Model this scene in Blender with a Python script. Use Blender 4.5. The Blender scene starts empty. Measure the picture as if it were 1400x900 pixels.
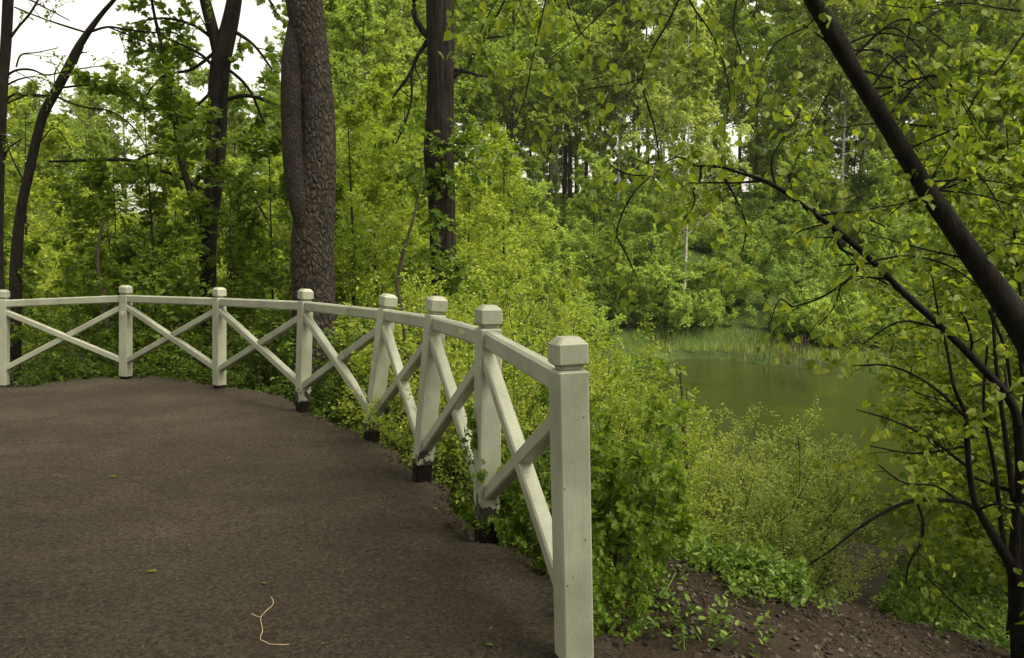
import bpy, math, numpy as np
from mathutils import Vector
rad = math.radians
D = bpy.data
scene = bpy.context.scene
COL = scene.collection

# ------------------------------------------------------------------ camera, sky, sun, exposure
CAMH = 1.42
FPX = 1089.0
PITCH = math.atan(88 / FPX)
cd = D.cameras.new("camera"); cam = D.objects.new("camera", cd); COL.objects.link(cam)
cam.location = (0, 0, CAMH); cam.rotation_euler = (rad(90) - PITCH, 0, 0)
cd.sensor_width = 36; cd.lens = 36 * FPX / 1400; cd.clip_start = 0.05; cd.clip_end = 3000
scene.camera = cam

SUN_EL, SUN_AZ = rad(60), rad(118)
w = D.worlds.new("World"); scene.world = w; w.use_nodes = True
nt = w.node_tree
bg = nt.nodes["Background"]
sky = nt.nodes.new("ShaderNodeTexSky"); sky.sky_type = 'NISHITA'; sky.sun_disc = False
sky.sun_elevation = SUN_EL; sky.sun_rotation = SUN_AZ
sky.air_density = 1.0; sky.dust_density = 4.0; sky.ozone_density = 1.0
hs = nt.nodes.new("ShaderNodeHueSaturation"); hs.inputs["Saturation"].default_value = 0.12
nt.links.new(sky.outputs[0], hs.inputs["Color"])
tint = nt.nodes.new("ShaderNodeMix"); tint.data_type = 'RGBA'; tint.blend_type = 'MULTIPLY'
tint.inputs["Factor"].default_value = 1.0; tint.inputs["B"].default_value = (1.0, 0.95, 0.80, 1)
nt.links.new(hs.outputs[0], tint.inputs["A"])
nt.links.new(tint.outputs["Result"], bg.inputs["Color"])
bg.inputs["Strength"].default_value = 0.15

sl = D.lights.new("sun", 'SUN'); sl.energy = 1.3; sl.angle = rad(40); sl.color = (1.0, 0.93, 0.78)
so = D.objects.new("sun", sl); COL.objects.link(so)
# sun direction matching the sky's azimuth (Nishita: rotation measured from +Y, clockwise)
sd = Vector((math.sin(SUN_AZ) * math.cos(SUN_EL), math.cos(SUN_AZ) * math.cos(SUN_EL), math.sin(SUN_EL)))
so.rotation_euler = sd.to_track_quat('Z', 'Y').to_euler()
so.location = (0, 0, 30)

vs = scene.view_settings
vs.view_transform = 'Standard'; vs.look = 'None'; vs.gamma = 1; vs.use_curve_mapping = False
vs.exposure = 1.25
cy = scene.cycles
cy.max_bounces = 7; cy.diffuse_bounces = 4; cy.glossy_bounces = 2; cy.transmission_bounces = 5
cy.caustics_reflective = False; cy.caustics_refractive = False
cy.use_denoising = True

# ------------------------------------------------------------------ helpers
R = np.random.RandomState(11)

def P(px, py, d):
    xc = (px - 700) / FPX; yc = -(py - 450) / FPX
    v = np.array([xc, math.cos(PITCH) + yc * math.sin(PITCH), -math.sin(PITCH) + yc * math.cos(PITCH)])
    return v * d / v[1] + np.array([0, 0, CAMH])

def Pz(px, py, z):
    v = P(px, py, 1.0) - np.array([0, 0, CAMH])
    return np.array([0, 0, CAMH]) + v * (z - CAMH) / v[2]

def _hash(i, j, s):
    n = (i.astype(np.int64) * 374761393 + j.astype(np.int64) * 668265263 + s * 1442695041) & 0x7fffffff
    n = (n ^ (n >> 13)) * 1274126177 & 0x7fffffff
    return ((n ^ (n >> 16)) & 0xffff) / 65535.0

def vnoise(x, y, s=0):
    xi = np.floor(x); yi = np.floor(y); fx = x - xi; fy = y - yi
    fx = fx * fx * (3 - 2 * fx); fy = fy * fy * (3 - 2 * fy)
    a = _hash(xi, yi, s); b = _hash(xi + 1, yi, s); c = _hash(xi, yi + 1, s); d = _hash(xi + 1, yi + 1, s)
    return (a * (1 - fx) + b * fx) * (1 - fy) + (c * (1 - fx) + d * fx) * fy * 1.0

def fbm(x, y, o=4, s=0):
    t = 0; a = .5; 
    for k in range(o):
        t = t + a * vnoise(x * 2 ** k + 17.3 * k, y * 2 ** k - 9.1 * k, s + k); a *= .5
    return t

def sstep(a, b, x):
    t = np.clip((x - a) / (b - a), 0, 1); return t * t * (3 - 2 * t)

def norm(v):
    return v / np.maximum(np.linalg.norm(v, axis=-1, keepdims=True), 1e-9)

class MB:
    """collects verts and faces and builds ONE mesh"""
    def __init__(s): s.v = []; s.f = []; s.n = 0
    def add(s, V, F):
        V = np.asarray(V, float).reshape(-1, 3)
        F = np.asarray(F, int)
        s.v.append(V); s.f.append(F + s.n); s.n += len(V)
    def mesh(s, name, mats, smooth=False):
        me = D.meshes.new(name)
        V = np.concatenate(s.v); me.vertices.add(len(V)); me.vertices.foreach_set("co", V.ravel().astype(np.float32))
        loops = np.concatenate([f.ravel() for f in s.f])
        tot = np.concatenate([np.full(len(f), f.shape[1]) for f in s.f])
        st = np.concatenate([[0], np.cumsum(tot)[:-1]])
        me.loops.add(len(loops)); me.loops.foreach_set("vertex_index", loops.astype(np.int32))
        me.polygons.add(len(tot)); me.polygons.foreach_set("loop_start", st.astype(np.int32))
        me.polygons.foreach_set("loop_total", tot.astype(np.int32))
        me.polygons.foreach_set("use_smooth", np.full(len(tot), smooth))
        me.update(calc_edges=True)
        me.materials.append(mats)
        return me

def link(name, me, parent=None):
    o = D.objects.new(name, me); COL.objects.link(o)
    if parent is not None: o.parent = parent
    return o

def tag(o, label, cat, group=None):
    o["label"] = label; o["category"] = cat
    if group: o["group"] = group
    return o

def empty(name, loc, label, cat, group=None, rz=0, sc=1):
    o = D.objects.new(name, None); COL.objects.link(o); o.empty_display_size = .2
    o.location = loc; o.rotation_euler = (0, 0, rz); o.scale = (sc, sc, sc) if np.isscalar(sc) else sc
    return tag(o, label, cat, group)

def tubes(mb, C, Rr, S=5, cap=False):
    """C (N,K,3) centre lines, Rr (N,K) radii"""
    C = np.asarray(C, float); Rr = np.asarray(Rr, float)
    if C.ndim == 2: C = C[None]; Rr = Rr[None]
    N, K, _ = C.shape
    T = norm(np.gradient(C, axis=1))
    ref = np.zeros_like(T); m = T[:, 0:1]
    ref[...] = np.where(np.abs(m[..., 2:3]) > .8, np.array([1., 0, 0]), np.array([0, 0, 1.]))
    A = norm(np.cross(T, ref)); B = np.cross(T, A)
    th = np.arange(S) * 2 * np.pi / S
    V = C[:, :, None] + Rr[:, :, None, None] * (A[:, :, None] * np.cos(th)[:, None] + B[:, :, None] * np.sin(th)[:, None])
    k = np.arange(K - 1)[:, None]; j = np.arange(S)[None]
    q = np.stack([k * S + j, k * S + (j + 1) % S, (k + 1) * S + (j + 1) % S, (k + 1) * S + j], -1).reshape(-1, 4)
    F = (np.arange(N)[:, None, None] * K * S + q[None]).reshape(-1, 4)
    mb.add(V, F)

def resample(pts, n):
    """Catmull-like smooth resample of a polyline with extra columns"""
    pts = np.asarray(pts, float); m = len(pts)
    t = np.concatenate([[0], np.cumsum(np.linalg.norm(np.diff(pts[:, :3], axis=0), axis=1))])
    u = np.linspace(0, t[-1], n)
    g = np.gradient(pts, t, axis=0)
    i = np.clip(np.searchsorted(t, u, side='right') - 1, 0, m - 2)
    h = (t[i + 1] - t[i])[:, None]; s = ((u - t[i])[:, None]) / h
    h00 = 2*s**3-3*s**2+1; h10 = s**3-2*s**2+s; h01 = -2*s**3+3*s**2; h11 = s**3-s**2
    return h00*pts[i]+h10*h*g[i]+h01*pts[i+1]+h11*h*g[i+1]

# leaf outlines in local (x = along the leaf, y = across), unit length
def sym(side, fold):
    """side: list of (x,y) from base to tip with y>0; two faces sharing the midrib"""
    n = len(side)
    V = [(0, 0, 0)] + [(x, y, fold * y - .16 * x * x) for x, y in side] + [(1, 0, -.18)] + [(x, -y, fold * y - .16 * x * x) for x, y in side]
    f1 = [0] + list(range(1, n + 1)) + [n + 1]
    f2 = [0, n + 1] + list(range(2 * n + 1, n + 1, -1))
    return np.array(V, float), [f1[::-1], f2[::-1]]
LEAF = {
    'quad': (np.array([(0, 0, 0), (.45, .33, .08), (1, 0, -.05), (.45, -.33, .08)], float), [[0, 3, 2, 1]]),
    'oval': sym([(.18, .24), (.5, .31), (.8, .17)], .25),
    'heart': sym([(-.08, .2), (.1, .4), (.4, .44), (.75, .22)], .22),
    'maple': sym([(-.02, .14), (.12, .5), (.26, .3), (.52, .62), (.56, .26), (.8, .22)], .18),
    'clump': (np.array([(0, 0, 0), (.3, .42, .1), (.9, .3, -.1), (1, -.1, 0), (.55, -.45, .12), (.1, -.3, -.05)], float), [[0, 5, 4, 3, 2, 1]]),
}

def leaves(mb, pos, dirs, nrm, size, kind='quad'):
    V0, F0 = LEAF[kind]
    dirs = norm(dirs); side = norm(np.cross(nrm, dirs)); up = np.cross(dirs, side)
    V = pos[:, None] + size[:, None, None] * (V0[None, :, 0:1] * dirs[:, None] + V0[None, :, 1:2] * side[:, None] + V0[None, :, 2:3] * up[:, None])
    n = len(V0); N = len(pos)
    off = mb.n
    mb.v.append(V.reshape(-1, 3)); mb.n += N * n
    for f in F0:
        mb.f.append((np.arange(N)[:, None] * n + np.array(f)[None] + off))

def grow(rs, start, d, length, K, wob=.15, trop=0.0):
    N = len(start); C = np.zeros((N, K, 3)); C[:, 0] = start; d = norm(d)
    st = (length / (K - 1))[:, None]
    for k in range(1, K):
        d = norm(d + rs.normal(0, wob, (N, 3)) + np.array([0, 0, trop]))
        C[:, k] = C[:, k - 1] + d * st
    return C

def kids(rs, C, Rr, m, t0, t1, length, ang, K, wob=.15, trop=0., flat=1., shrink=.5, rk=.5, rmin=.002):
    N, KK, _ = C.shape
    t = (np.arange(m)[None] + rs.rand(N, m)) / m * (t1 - t0) + t0
    x = t * (KK - 1); i = np.clip(x.astype(int), 0, KK - 2); fr = (x - i)[..., None]
    n = np.arange(N)[:, None]
    p = C[n, i] * (1 - fr) + C[n, i + 1] * fr
    d = norm(C[n, i + 1] - C[n, i])
    rr = Rr[n, i] * (1 - fr[..., 0]) + Rr[n, i + 1] * fr[..., 0]
    q = rs.normal(0, 1, (N, m, 3)); q[..., 2] *= flat
    q = norm(q - (q * d).sum(-1, keepdims=True) * d)
    a = np.radians(ang) * (1 + .25 * rs.normal(0, 1, (N, m, 1)))
    nd = np.cos(a) * d + np.sin(a) * q
    L = np.broadcast_to(np.asarray(length, float).reshape(-1, 1) if not np.isscalar(length) else length, (N, m))
    L = L * (1 - shrink * (t - t0) / max(t1 - t0, 1e-6)) * (.65 + .7 * rs.rand(N, m))
    c = grow(rs, p.reshape(-1, 3), nd.reshape(-1, 3), L.ravel(), K, wob, trop)
    r0 = np.maximum(rr.ravel() * rk, rmin)
    r = r0[:, None] * np.linspace(1, .35, K)[None]
    return c, r

def leaf_on(rs, mb, C, m, size, kind, t0=.1, droop=-.2, up=1.0, jit=.04):
    N, KK, _ = C.shape
    t = t0 + (1 - t0) * (np.arange(m)[None] + rs.rand(N, m)) / m
    x = t * (KK - 1); i = np.clip(x.astype(int), 0, KK - 2); fr = (x - i)[..., None]
    n = np.arange(N)[:, None]
    p = (C[n, i] * (1 - fr) + C[n, i + 1] * fr).reshape(-1, 3)
    d = norm(C[n, i + 1] - C[n, i]).reshape(-1, 3)
    M = len(p)
    q = rs.normal(0, 1, (M, 3)); q[:, 2] *= .5
    dd = norm(d * .6 + norm(q) * .9 + np.array([0, 0, droop]))
    nn = norm(rs.normal(0, .45, (M, 3)) + np.array([0, 0, up]))
    p = p + rs.normal(0, jit, (M, 3))
    leaves(mb, p, dd, nn, size * (.55 + .75 * rs.rand(M)), kind)

# ------------------------------------------------------------------ materials
def mat(name):
    m = D.materials.new(name); m.use_nodes = True; n = m.node_tree; n.nodes.clear()
    out = n.nodes.new("ShaderNodeOutputMaterial")
    return m, n, out
def node(n, t, **k):
    x = n.nodes.new(t)
    for a, b in k.items():
        if a in x.inputs: x.inputs[a].default_value = b
        else: setattr(x, a, b)
    return x
def ramp(n, stops, fac):
    r = n.nodes.new("ShaderNodeValToRGB"); e = r.color_ramp.elements
    e[0].position, e[0].color = stops[0][0], (*stops[0][1], 1)
    e[1].position, e[1].color = stops[-1][0], (*stops[-1][1], 1)
    for p, c in stops[1:-1]:
        x = e.new(p); x.color = (*c, 1)
    n.links.new(fac, r.inputs[0]); return r.outputs[0]

def leaf_mat(name, dark, mid, light, trans=.5, gloss=.25, obj=.25):
    m, n, out = mat(name)
    g = node(n, "ShaderNodeNewGeometry"); oi = node(n, "ShaderNodeObjectInfo")
    mx = node(n, "ShaderNodeMath", operation='MULTIPLY_ADD'); mx.inputs[1].default_value = 1 - obj
    om = node(n, "ShaderNodeMath", operation='MULTIPLY'); om.inputs[1].default_value = obj
    n.links.new(oi.outputs["Random"], om.inputs[0])
    n.links.new(g.outputs["Random Per Island"], mx.inputs[0]); n.links.new(om.outputs[0], mx.inputs[2])
    c = ramp(n, [(0, dark), (.5, mid), (1, light)], mx.outputs[0])
    df = node(n, "ShaderNodeBsdfPrincipled", Roughness=.5); n.links.new(c, df.inputs["Base Color"])
    df.inputs["Specular IOR Level"].default_value = gloss
    tr = node(n, "ShaderNodeBsdfTranslucent")
    tc = node(n, "ShaderNodeMix", data_type='RGBA', blend_type='MULTIPLY'); tc.inputs["Factor"].default_value = 1
    tc.inputs["B"].default_value = (1.45, 1.45, .8, 1)
    n.links.new(c, tc.inputs["A"]); n.links.new(tc.outputs["Result"], tr.inputs["Color"])
    ms = node(n, "ShaderNodeMixShader"); ms.inputs[0].default_value = trans
    n.links.new(df.outputs[0], ms.inputs[1]); n.links.new(tr.outputs[0], ms.inputs[2]); n.links.new(ms.outputs[0], out.inputs[0])
    return m

def bark_mat(name, c1, c2, scale=9, stretch=.25, bump=.02, kind='noise', moss=None):
    m, n, out = mat(name)
    tc = node(n, "ShaderNodeTexCoord"); mp = node(n, "ShaderNodeMapping"); mp.inputs["Scale"].default_value = (1, 1, stretch)
    n.links.new(tc.outputs["Object"], mp.inputs[0])
    nz = node(n, "ShaderNodeTexNoise", Scale=scale * 1.5, Detail=8.0, Roughness=.65); n.links.new(mp.outputs[0], nz.inputs[0])
    b = node(n, "ShaderNodeBsdfPrincipled", Roughness=.9); b.inputs["Specular IOR Level"].default_value = .2
    h = nz.outputs[0]
    if kind == 'plates':
        add = node(n, "ShaderNodeVectorMath", operation='MULTIPLY_ADD')
        nz2 = node(n, "ShaderNodeTexNoise", Scale=scale * .5, Detail=3.0); n.links.new(mp.outputs[0], nz2.inputs[0])
        add.inputs[1].default_value = (.07, .07, .07); n.links.new(nz2.outputs["Color"], add.inputs[0]); n.links.new(mp.outputs[0], add.inputs[2])
        vo = node(n, "ShaderNodeTexVoronoi", Scale=scale, feature='DISTANCE_TO_EDGE'); n.links.new(add.outputs[0], vo.inputs[0])
        cr = node(n, "ShaderNodeMapRange"); cr.inputs[1].default_value = 0; cr.inputs[2].default_value = .3; n.links.new(vo.outputs[0], cr.inputs[0])
        mm = node(n, "ShaderNodeMath", operation='MULTIPLY_ADD'); mm.inputs[1].default_value = .5
        sc = node(n, "ShaderNodeMath", operation='MULTIPLY'); sc.inputs[1].default_value = .85; n.links.new(nz.outputs[0], sc.inputs[0])
        n.links.new(cr.outputs[0], mm.inputs[0]); n.links.new(sc.outputs[0], mm.inputs[2]); h = mm.outputs[0]
        vc = node(n, "ShaderNodeTexVoronoi", Scale=scale); n.links.new(add.outputs[0], vc.inputs[0])
        sx = node(n, "ShaderNodeSeparateColor"); n.links.new(vc.outputs["Color"], sx.inputs[0])
        big = node(n, "ShaderNodeTexNoise", Scale=4.0, Detail=4.0); n.links.new(tc.outputs["Object"], big.inputs[0])
        m4 = node(n, "ShaderNodeMath", operation='MULTIPLY_ADD'); m4.inputs[1].default_value = .30; n.links.new(sx.outputs[0], m4.inputs[0]); n.links.new(h, m4.inputs[2])
        m5 = node(n, "ShaderNodeMath", operation='MULTIPLY_ADD'); m5.inputs[1].default_value = .7; n.links.new(big.outputs[0], m5.inputs[0]); n.links.new(m4.outputs[0], m5.inputs[2])
        m6 = node(n, "ShaderNodeMath", operation='SUBTRACT'); m6.inputs[1].default_value = .45; n.links.new(m5.outputs[0], m6.inputs[0]); h = m6.outputs[0]
    if kind == 'furrow':
        wv = node(n, "ShaderNodeTexNoise", Scale=scale * 2.2, Detail=4.0, Roughness=.6)
        mp2 = node(n, "ShaderNodeMapping"); mp2.inputs["Scale"].default_value = (1, 1, .07); n.links.new(tc.outputs["Object"], mp2.inputs[0]); n.links.new(mp2.outputs[0], wv.inputs[0])
        mm = node(n, "ShaderNodeMath", operation='MULTIPLY_ADD'); mm.inputs[1].default_value = .75
        sc = node(n, "ShaderNodeMath", operation='MULTIPLY'); sc.inputs[1].default_value = .25; n.links.new(nz.outputs[0], sc.inputs[0])
        n.links.new(wv.outputs[0], mm.inputs[0]); n.links.new(sc.outputs[0], mm.inputs[2]); h = mm.outputs[0]
    lo, hi = (.35, .65) if kind == 'noise' else ((.2, .95) if kind == 'plates' else (.38, .62))
    col = ramp(n, [(lo, c1), (hi, c2)], h)
    if moss:
        nm = node(n, "ShaderNodeTexNoise", Scale=2.2, Detail=5.0); n.links.new(tc.outputs["Object"], nm.inputs[0])
        f = node(n, "ShaderNodeMapRange"); f.inputs[1].default_value = .5; f.inputs[2].default_value = .7; f.inputs[4].default_value = .6; n.links.new(nm.outputs[0], f.inputs[0])
        mc = node(n, "ShaderNodeMix", data_type='RGBA'); mc.inputs["B"].default_value = (*moss, 1); n.links.new(f.outputs[0], mc.inputs["Factor"]); n.links.new(col, mc.inputs["A"]); col = mc.outputs["Result"]
    n.links.new(col, b.inputs["Base Color"])
    bp = node(n, "ShaderNodeBump", Strength=1.0, Distance=bump); n.links.new(h, bp.inputs["Height"]); n.links.new(bp.outputs[0], b.inputs["Normal"])
    n.links.new(b.outputs[0], out.inputs[0]); return m

M = {}
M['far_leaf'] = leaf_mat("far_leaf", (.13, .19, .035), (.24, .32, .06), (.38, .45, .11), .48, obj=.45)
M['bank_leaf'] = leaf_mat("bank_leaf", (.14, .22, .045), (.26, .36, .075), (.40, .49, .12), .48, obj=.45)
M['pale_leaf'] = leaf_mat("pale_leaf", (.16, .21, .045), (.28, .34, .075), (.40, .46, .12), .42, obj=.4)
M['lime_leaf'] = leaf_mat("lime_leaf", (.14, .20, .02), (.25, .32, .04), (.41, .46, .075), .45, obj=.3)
M['dark_leaf'] = leaf_mat("dark_leaf", (.03, .06, .006), (.075, .125, .010), (.14, .20, .018), .45, .3)
M['mid_leaf'] = leaf_mat("mid_leaf", (.055, .10, .01), (.12, .185, .015), (.21, .28, .028), .45, .3)
M['linden_leaf'] = leaf_mat("linden_leaf", (.065, .12, .013), (.165, .22, .022), (.34, .385, .05), .5, .3)
M['maple_leaf'] = leaf_mat("maple_leaf", (.06, .11, .01), (.115, .19, .015), (.20, .28, .028), .45, .3)
M['herb_leaf'] = leaf_mat("herb_leaf", (.06, .12, .012), (.12, .20, .022), (.21, .29, .04), .35, .35)
M['grass'] = leaf_mat("grass", (.09, .13, .025), (.17, .23, .045), (.28, .33, .09), .3, .2)
M['bark'] = bark_mat("bark", (.004, .003, .0025), (.022, .017, .013), 12, .3, .02, moss=(.03, .03, .012))
M['pine'] = bark_mat("pine_bark", (.005, .004, .003), (.058, .047, .037), 19, .5, .05, 'plates')
M['smoothbark'] = bark_mat("smooth_bark", (.005, .004, .003), (.036, .029, .023), 34, .5, .02, 'plates')
M['furrow'] = bark_mat("furrowed_bark", (.002, .0015, .0012), (.034, .027, .021), 13, .2, .05, 'furrow')
M['blackbark'] = bark_mat("dark_linden_bark", (.002, .0017, .0014), (.015, .011, .008), 16, .35, .03, moss=(.022, .024, .012))
M['farbark'] = bark_mat("far_bark", (.02, .017, .014), (.07, .06, .05), 3, .3, .02)
M['twig'] = bark_mat("twig_bark", (.025, .02, .012), (.09, .07, .045), 14, .3, .003)

def birch_mat():
    m, n, out = mat("birch_bark")
    tc = node(n, "ShaderNodeTexCoord"); mp = node(n, "ShaderNodeMapping"); mp.inputs["Scale"].default_value = (1.2, 1.2, 4)
    n.links.new(tc.outputs["Object"], mp.inputs[0])
    nz = node(n, "ShaderNodeTexNoise", Scale=3.0, Detail=4.0); n.links.new(mp.outputs[0], nz.inputs[0])
    c = ramp(n, [(.3, (.03, .03, .028)), (.45, (.42, .40, .35)), (.8, (.6, .58, .52))], nz.outputs[0])
    b = node(n, "ShaderNodeBsdfPrincipled", Roughness=.7); n.links.new(c, b.inputs["Base Color"]); n.links.new(b.outputs[0], out.inputs[0]); return m
M['birch'] = birch_mat()

def paint_mat(worn=False):
    m, n, out = mat("flaking_white_paint" if worn else "weathered_white_paint")
    tc = node(n, "ShaderNodeTexCoord"); g = node(n, "ShaderNodeNewGeometry")
    b = node(n, "ShaderNodeBsdfPrincipled", Roughness=.55)
    n1 = node(n, "ShaderNodeTexNoise", Scale=3.5, Detail=6.0, Roughness=.6); n.links.new(g.outputs["Position"], n1.inputs[0])
    c = ramp(n, [(.3, (.23, .24, .175)), (.6, (.33, .34, .255))], n1.outputs[0])
    # dirt specks and chips
    n2 = node(n, "ShaderNodeTexNoise", Scale=55.0, Detail=3.0, Roughness=.55); n.links.new(g.outputs["Position"], n2.inputs[0])
    f = node(n, "ShaderNodeMapRange"); f.inputs[1].default_value = .68; f.inputs[2].default_value = .72; n.links.new(n2.outputs[0], f.inputs[0])
    mc = node(n, "ShaderNodeMix", data_type='RGBA'); mc.inputs["B"].default_value = (.09, .08, .06, 1)
    n.links.new(f.outputs[0], mc.inputs["Factor"]); n.links.new(c, mc.inputs["A"])
    # streaky grime with its own shape
    mp = node(n, "ShaderNodeMapping"); mp.inputs["Scale"].default_value = (26, 26, 3); n.links.new(g.outputs["Position"], mp.inputs[0])
    n3 = node(n, "ShaderNodeTexNoise", Scale=1.0, Detail=6.0, Roughness=.7); n.links.new(mp.outputs[0], n3.inputs[0])
    f3 = node(n, "ShaderNodeMapRange"); f3.inputs[1].default_value = .53; f3.inputs[2].default_value = .75; f3.inputs[4].default_value = .6; n.links.new(n3.outputs[0], f3.inputs[0])
    m3 = node(n, "ShaderNodeMix", data_type='RGBA'); m3.inputs["B"].default_value = (.24, .24, .17, 1)
    n.links.new(f3.outputs[0], m3.inputs["Factor"]); n.links.new(mc.outputs["Result"], m3.inputs["A"])
    pc = m3.outputs["Result"]
    if worn:   # paint flaked off the foot of the post
        sz = node(n, "ShaderNodeSeparateXYZ"); n.links.new(g.outputs["Position"], sz.inputs[0])
        nw = node(n, "ShaderNodeTexNoise", Scale=11.0, Detail=6.0, Roughness=.7); n.links.new(g.outputs["Position"], nw.inputs[0])
        ma = node(n, "ShaderNodeMath", operation='MULTIPLY_ADD'); ma.inputs[1].default_value = -.75; n.links.new(nw.outputs[0], ma.inputs[0]); n.links.new(sz.outputs[2], ma.inputs[2])
        fr_ = node(n, "ShaderNodeMapRange"); fr_.inputs[1].default_value = -.165; fr_.inputs[2].default_value = -.155; fr_.inputs[3].default_value = 1; fr_.inputs[4].default_value = 0; n.links.new(ma.outputs[0], fr_.inputs[0])
        m4 = node(n, "ShaderNodeMix", data_type='RGBA'); m4.inputs["B"].default_value = (.022, .017, .013, 1); n.links.new(fr_.outputs[0], m4.inputs["Factor"]); n.links.new(pc, m4.inputs["A"]); pc = m4.outputs["Result"]
    n.links.new(pc, b.inputs["Base Color"])
    mg = node(n, "ShaderNodeMapping"); mg.inputs["Scale"].default_value = (70, 70, 9); n.links.new(g.outputs["Position"], mg.inputs[0])
    n4 = node(n, "ShaderNodeTexNoise", Scale=1.0, Detail=6.0, Roughness=.6); n.links.new(mg.outputs[0], n4.inputs[0])
    ad = node(n, "ShaderNodeMath", operation='SUBTRACT'); n.links.new(n4.outputs[0], ad.inputs[0]); n.links.new(f.outputs[0], ad.inputs[1])
    bp = node(n, "ShaderNodeBump", Strength=.45, Distance=.004); n.links.new(ad.outputs[0], bp.inputs["Height"]); n.links.new(bp.outputs[0], b.inputs["Normal"])
    n.links.new(b.outputs[0], out.inputs[0]); return m
M['paint'] = paint_mat(); M['worn_paint'] = paint_mat(True)

def simple(name, col, rough=.8, var=.0, scale=20):
    m, n, out = mat(name)
    b = node(n, "ShaderNodeBsdfPrincipled", Roughness=rough); b.inputs["Specular IOR Level"].default_value = .15
    g = node(n, "ShaderNodeNewGeometry"); nz = node(n, "ShaderNodeTexNoise", Scale=float(scale), Detail=4.0); n.links.new(g.outputs["Position"], nz.inputs[0])
    c = ramp(n, [(.3, tuple(x * (1 - var) for x in col)), (.7, tuple(x * (1 + var) for x in col))], nz.outputs[0])
    n.links.new(c, b.inputs["Base Color"]); n.links.new(b.outputs[0], out.inputs[0]); return m
M['tar'] = simple("rotten_foot", (.009, .0065, .0045), .95, .5, 40)
M['litter'] = leaf_mat("leaf_litter", (.012, .009, .006), (.036, .026, .018), (.11, .085, .06), .1, .2, 0)
M['straw'] = simple("dry_stalk", (.55, .42, .25), .7, .2)
M['scratch'] = simple("scratched_paint", (.75, .68, .42), .7, .1)

def ground_mat(name, kind):
    m, n, out = mat(name)
    g = node(n, "ShaderNodeNewGeometry")
    b = node(n, "ShaderNodeBsdfPrincipled", Roughness=.95); b.inputs["Specular IOR Level"].default_value = .15
    a = node(n, "ShaderNodeTexNoise", Scale=.9, Detail=8.0, Roughness=.6); n.links.new(g.outputs["Position"], a.inputs[0])
    f = node(n, "ShaderNodeTexNoise", Scale=52.0, Detail=6.0, Roughness=.8); n.links.new(g.outputs["Position"], f.inputs[0])
    v = node(n, "ShaderNodeTexVoronoi", Scale=75.0); n.links.new(g.outputs["Position"], v.inputs[0])
    if kind == 'path':
        c = ramp(n, [(.3, (.075, .060, .048)), (.7, (.135, .11, .09))], a.outputs[0])
        spec, bd = ramp(n, [(.3, (.5, .5, .5)), (.5, (1, 1, 1)), (.7, (1.8, 1.8, 1.8))], f.outputs[0]), .02
    elif kind == 'terrace':
        c = ramp(n, [(.3, (.038, .031, .022)), (.52, (.054, .044, .032)), (.7, (.076, .063, .046))], a.outputs[0])
        spec, bd = ramp(n, [(.34, (.28, .26, .25)), (.48, (.95, .94, .93)), (.60, (1.6, 1.57, 1.52)), (.70, (2.8, 2.7, 2.6))], f.outputs[0]), .035
    else:
        c = ramp(n, [(.3, (.018, .013, .009)), (.5, (.034, .025, .017)), (.7, (.058, .045, .032))], a.outputs[0])
        spec, bd = ramp(n, [(.25, (.4, .4, .4)), (.5, (1, 1, 1)), (.75, (1.8, 1.7, 1.6))], f.outputs[0]), .02
    mu = node(n, "ShaderNodeMix", data_type='RGBA', blend_type='MULTIPLY'); mu.inputs["Factor"].default_value = 1
    n.links.new(c, mu.inputs["A"]); n.links.new(spec, mu.inputs["B"])
    col = mu.outputs["Result"]
    if kind == 'terrace':     # pale worn patches and dark damp streaks
        mp = node(n, "ShaderNodeMapping"); mp.inputs["Scale"].default_value = (1.2, 3.2, 1); mp.inputs["Rotation"].default_value = (0, 0, .35); n.links.new(g.outputs["Position"], mp.inputs[0])
        pz = node(n, "ShaderNodeTexNoise", Scale=1.4, Detail=7.0, Roughness=.65); n.links.new(mp.outputs[0], pz.inputs[0])
        st = ramp(n, [(.28, (.78, .77, .76)), (.45, (1, 1, 1)), (.64, (1.0, 1.0, 1.0)), (.72, (1.45, 1.45, 1.38))], pz.outputs[0])
        m2 = node(n, "ShaderNodeMix", data_type='RGBA', blend_type='MULTIPLY'); m2.inputs["Factor"].default_value = 1
        n.links.new(col, m2.inputs["A"]); n.links.new(st, m2.inputs["B"]); col = m2.outputs["Result"]
    if kind == 'forest':
        at = node(n, "ShaderNodeAttribute", attribute_name="soil")
        gn = node(n, "ShaderNodeTexNoise", Scale=6.0, Detail=8.0, Roughness=.7); n.links.new(g.outputs["Position"], gn.inputs[0])
        gc = ramp(n, [(.3, (.02, .035, .007)), (.6, (.06, .10, .02)), (.8, (.10, .14, .03))], gn.outputs[0])
        m2 = node(n, "ShaderNodeMix", data_type='RGBA'); n.links.new(at.outputs["Fac"], m2.inputs["Factor"]); n.links.new(gc, m2.inputs["A"]); n.links.new(col, m2.inputs["B"]); col = m2.outputs["Result"]
    n.links.new(col, b.inputs["Base Color"])
    h = node(n, "ShaderNodeMath", operation='MULTIPLY_ADD'); h.inputs[1].default_value = -.35
    n.links.new(v.outputs["Distance"], h.inputs[0]); n.links.new(f.outputs[0], h.inputs[2])
    bp = node(n, "ShaderNodeBump", Strength=.9, Distance=bd); n.links.new(h.outputs[0], bp.inputs["Height"]); n.links.new(bp.outputs[0], b.inputs["Normal"])
    n.links.new(b.outputs[0], out.inputs[0]); return m
M['terrace'] = ground_mat("packed_gravel_asphalt", 'terrace')
M['forest'] = ground_mat("forest_soil", 'forest')
M['pathsoil'] = ground_mat("path_dirt", 'path')

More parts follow.
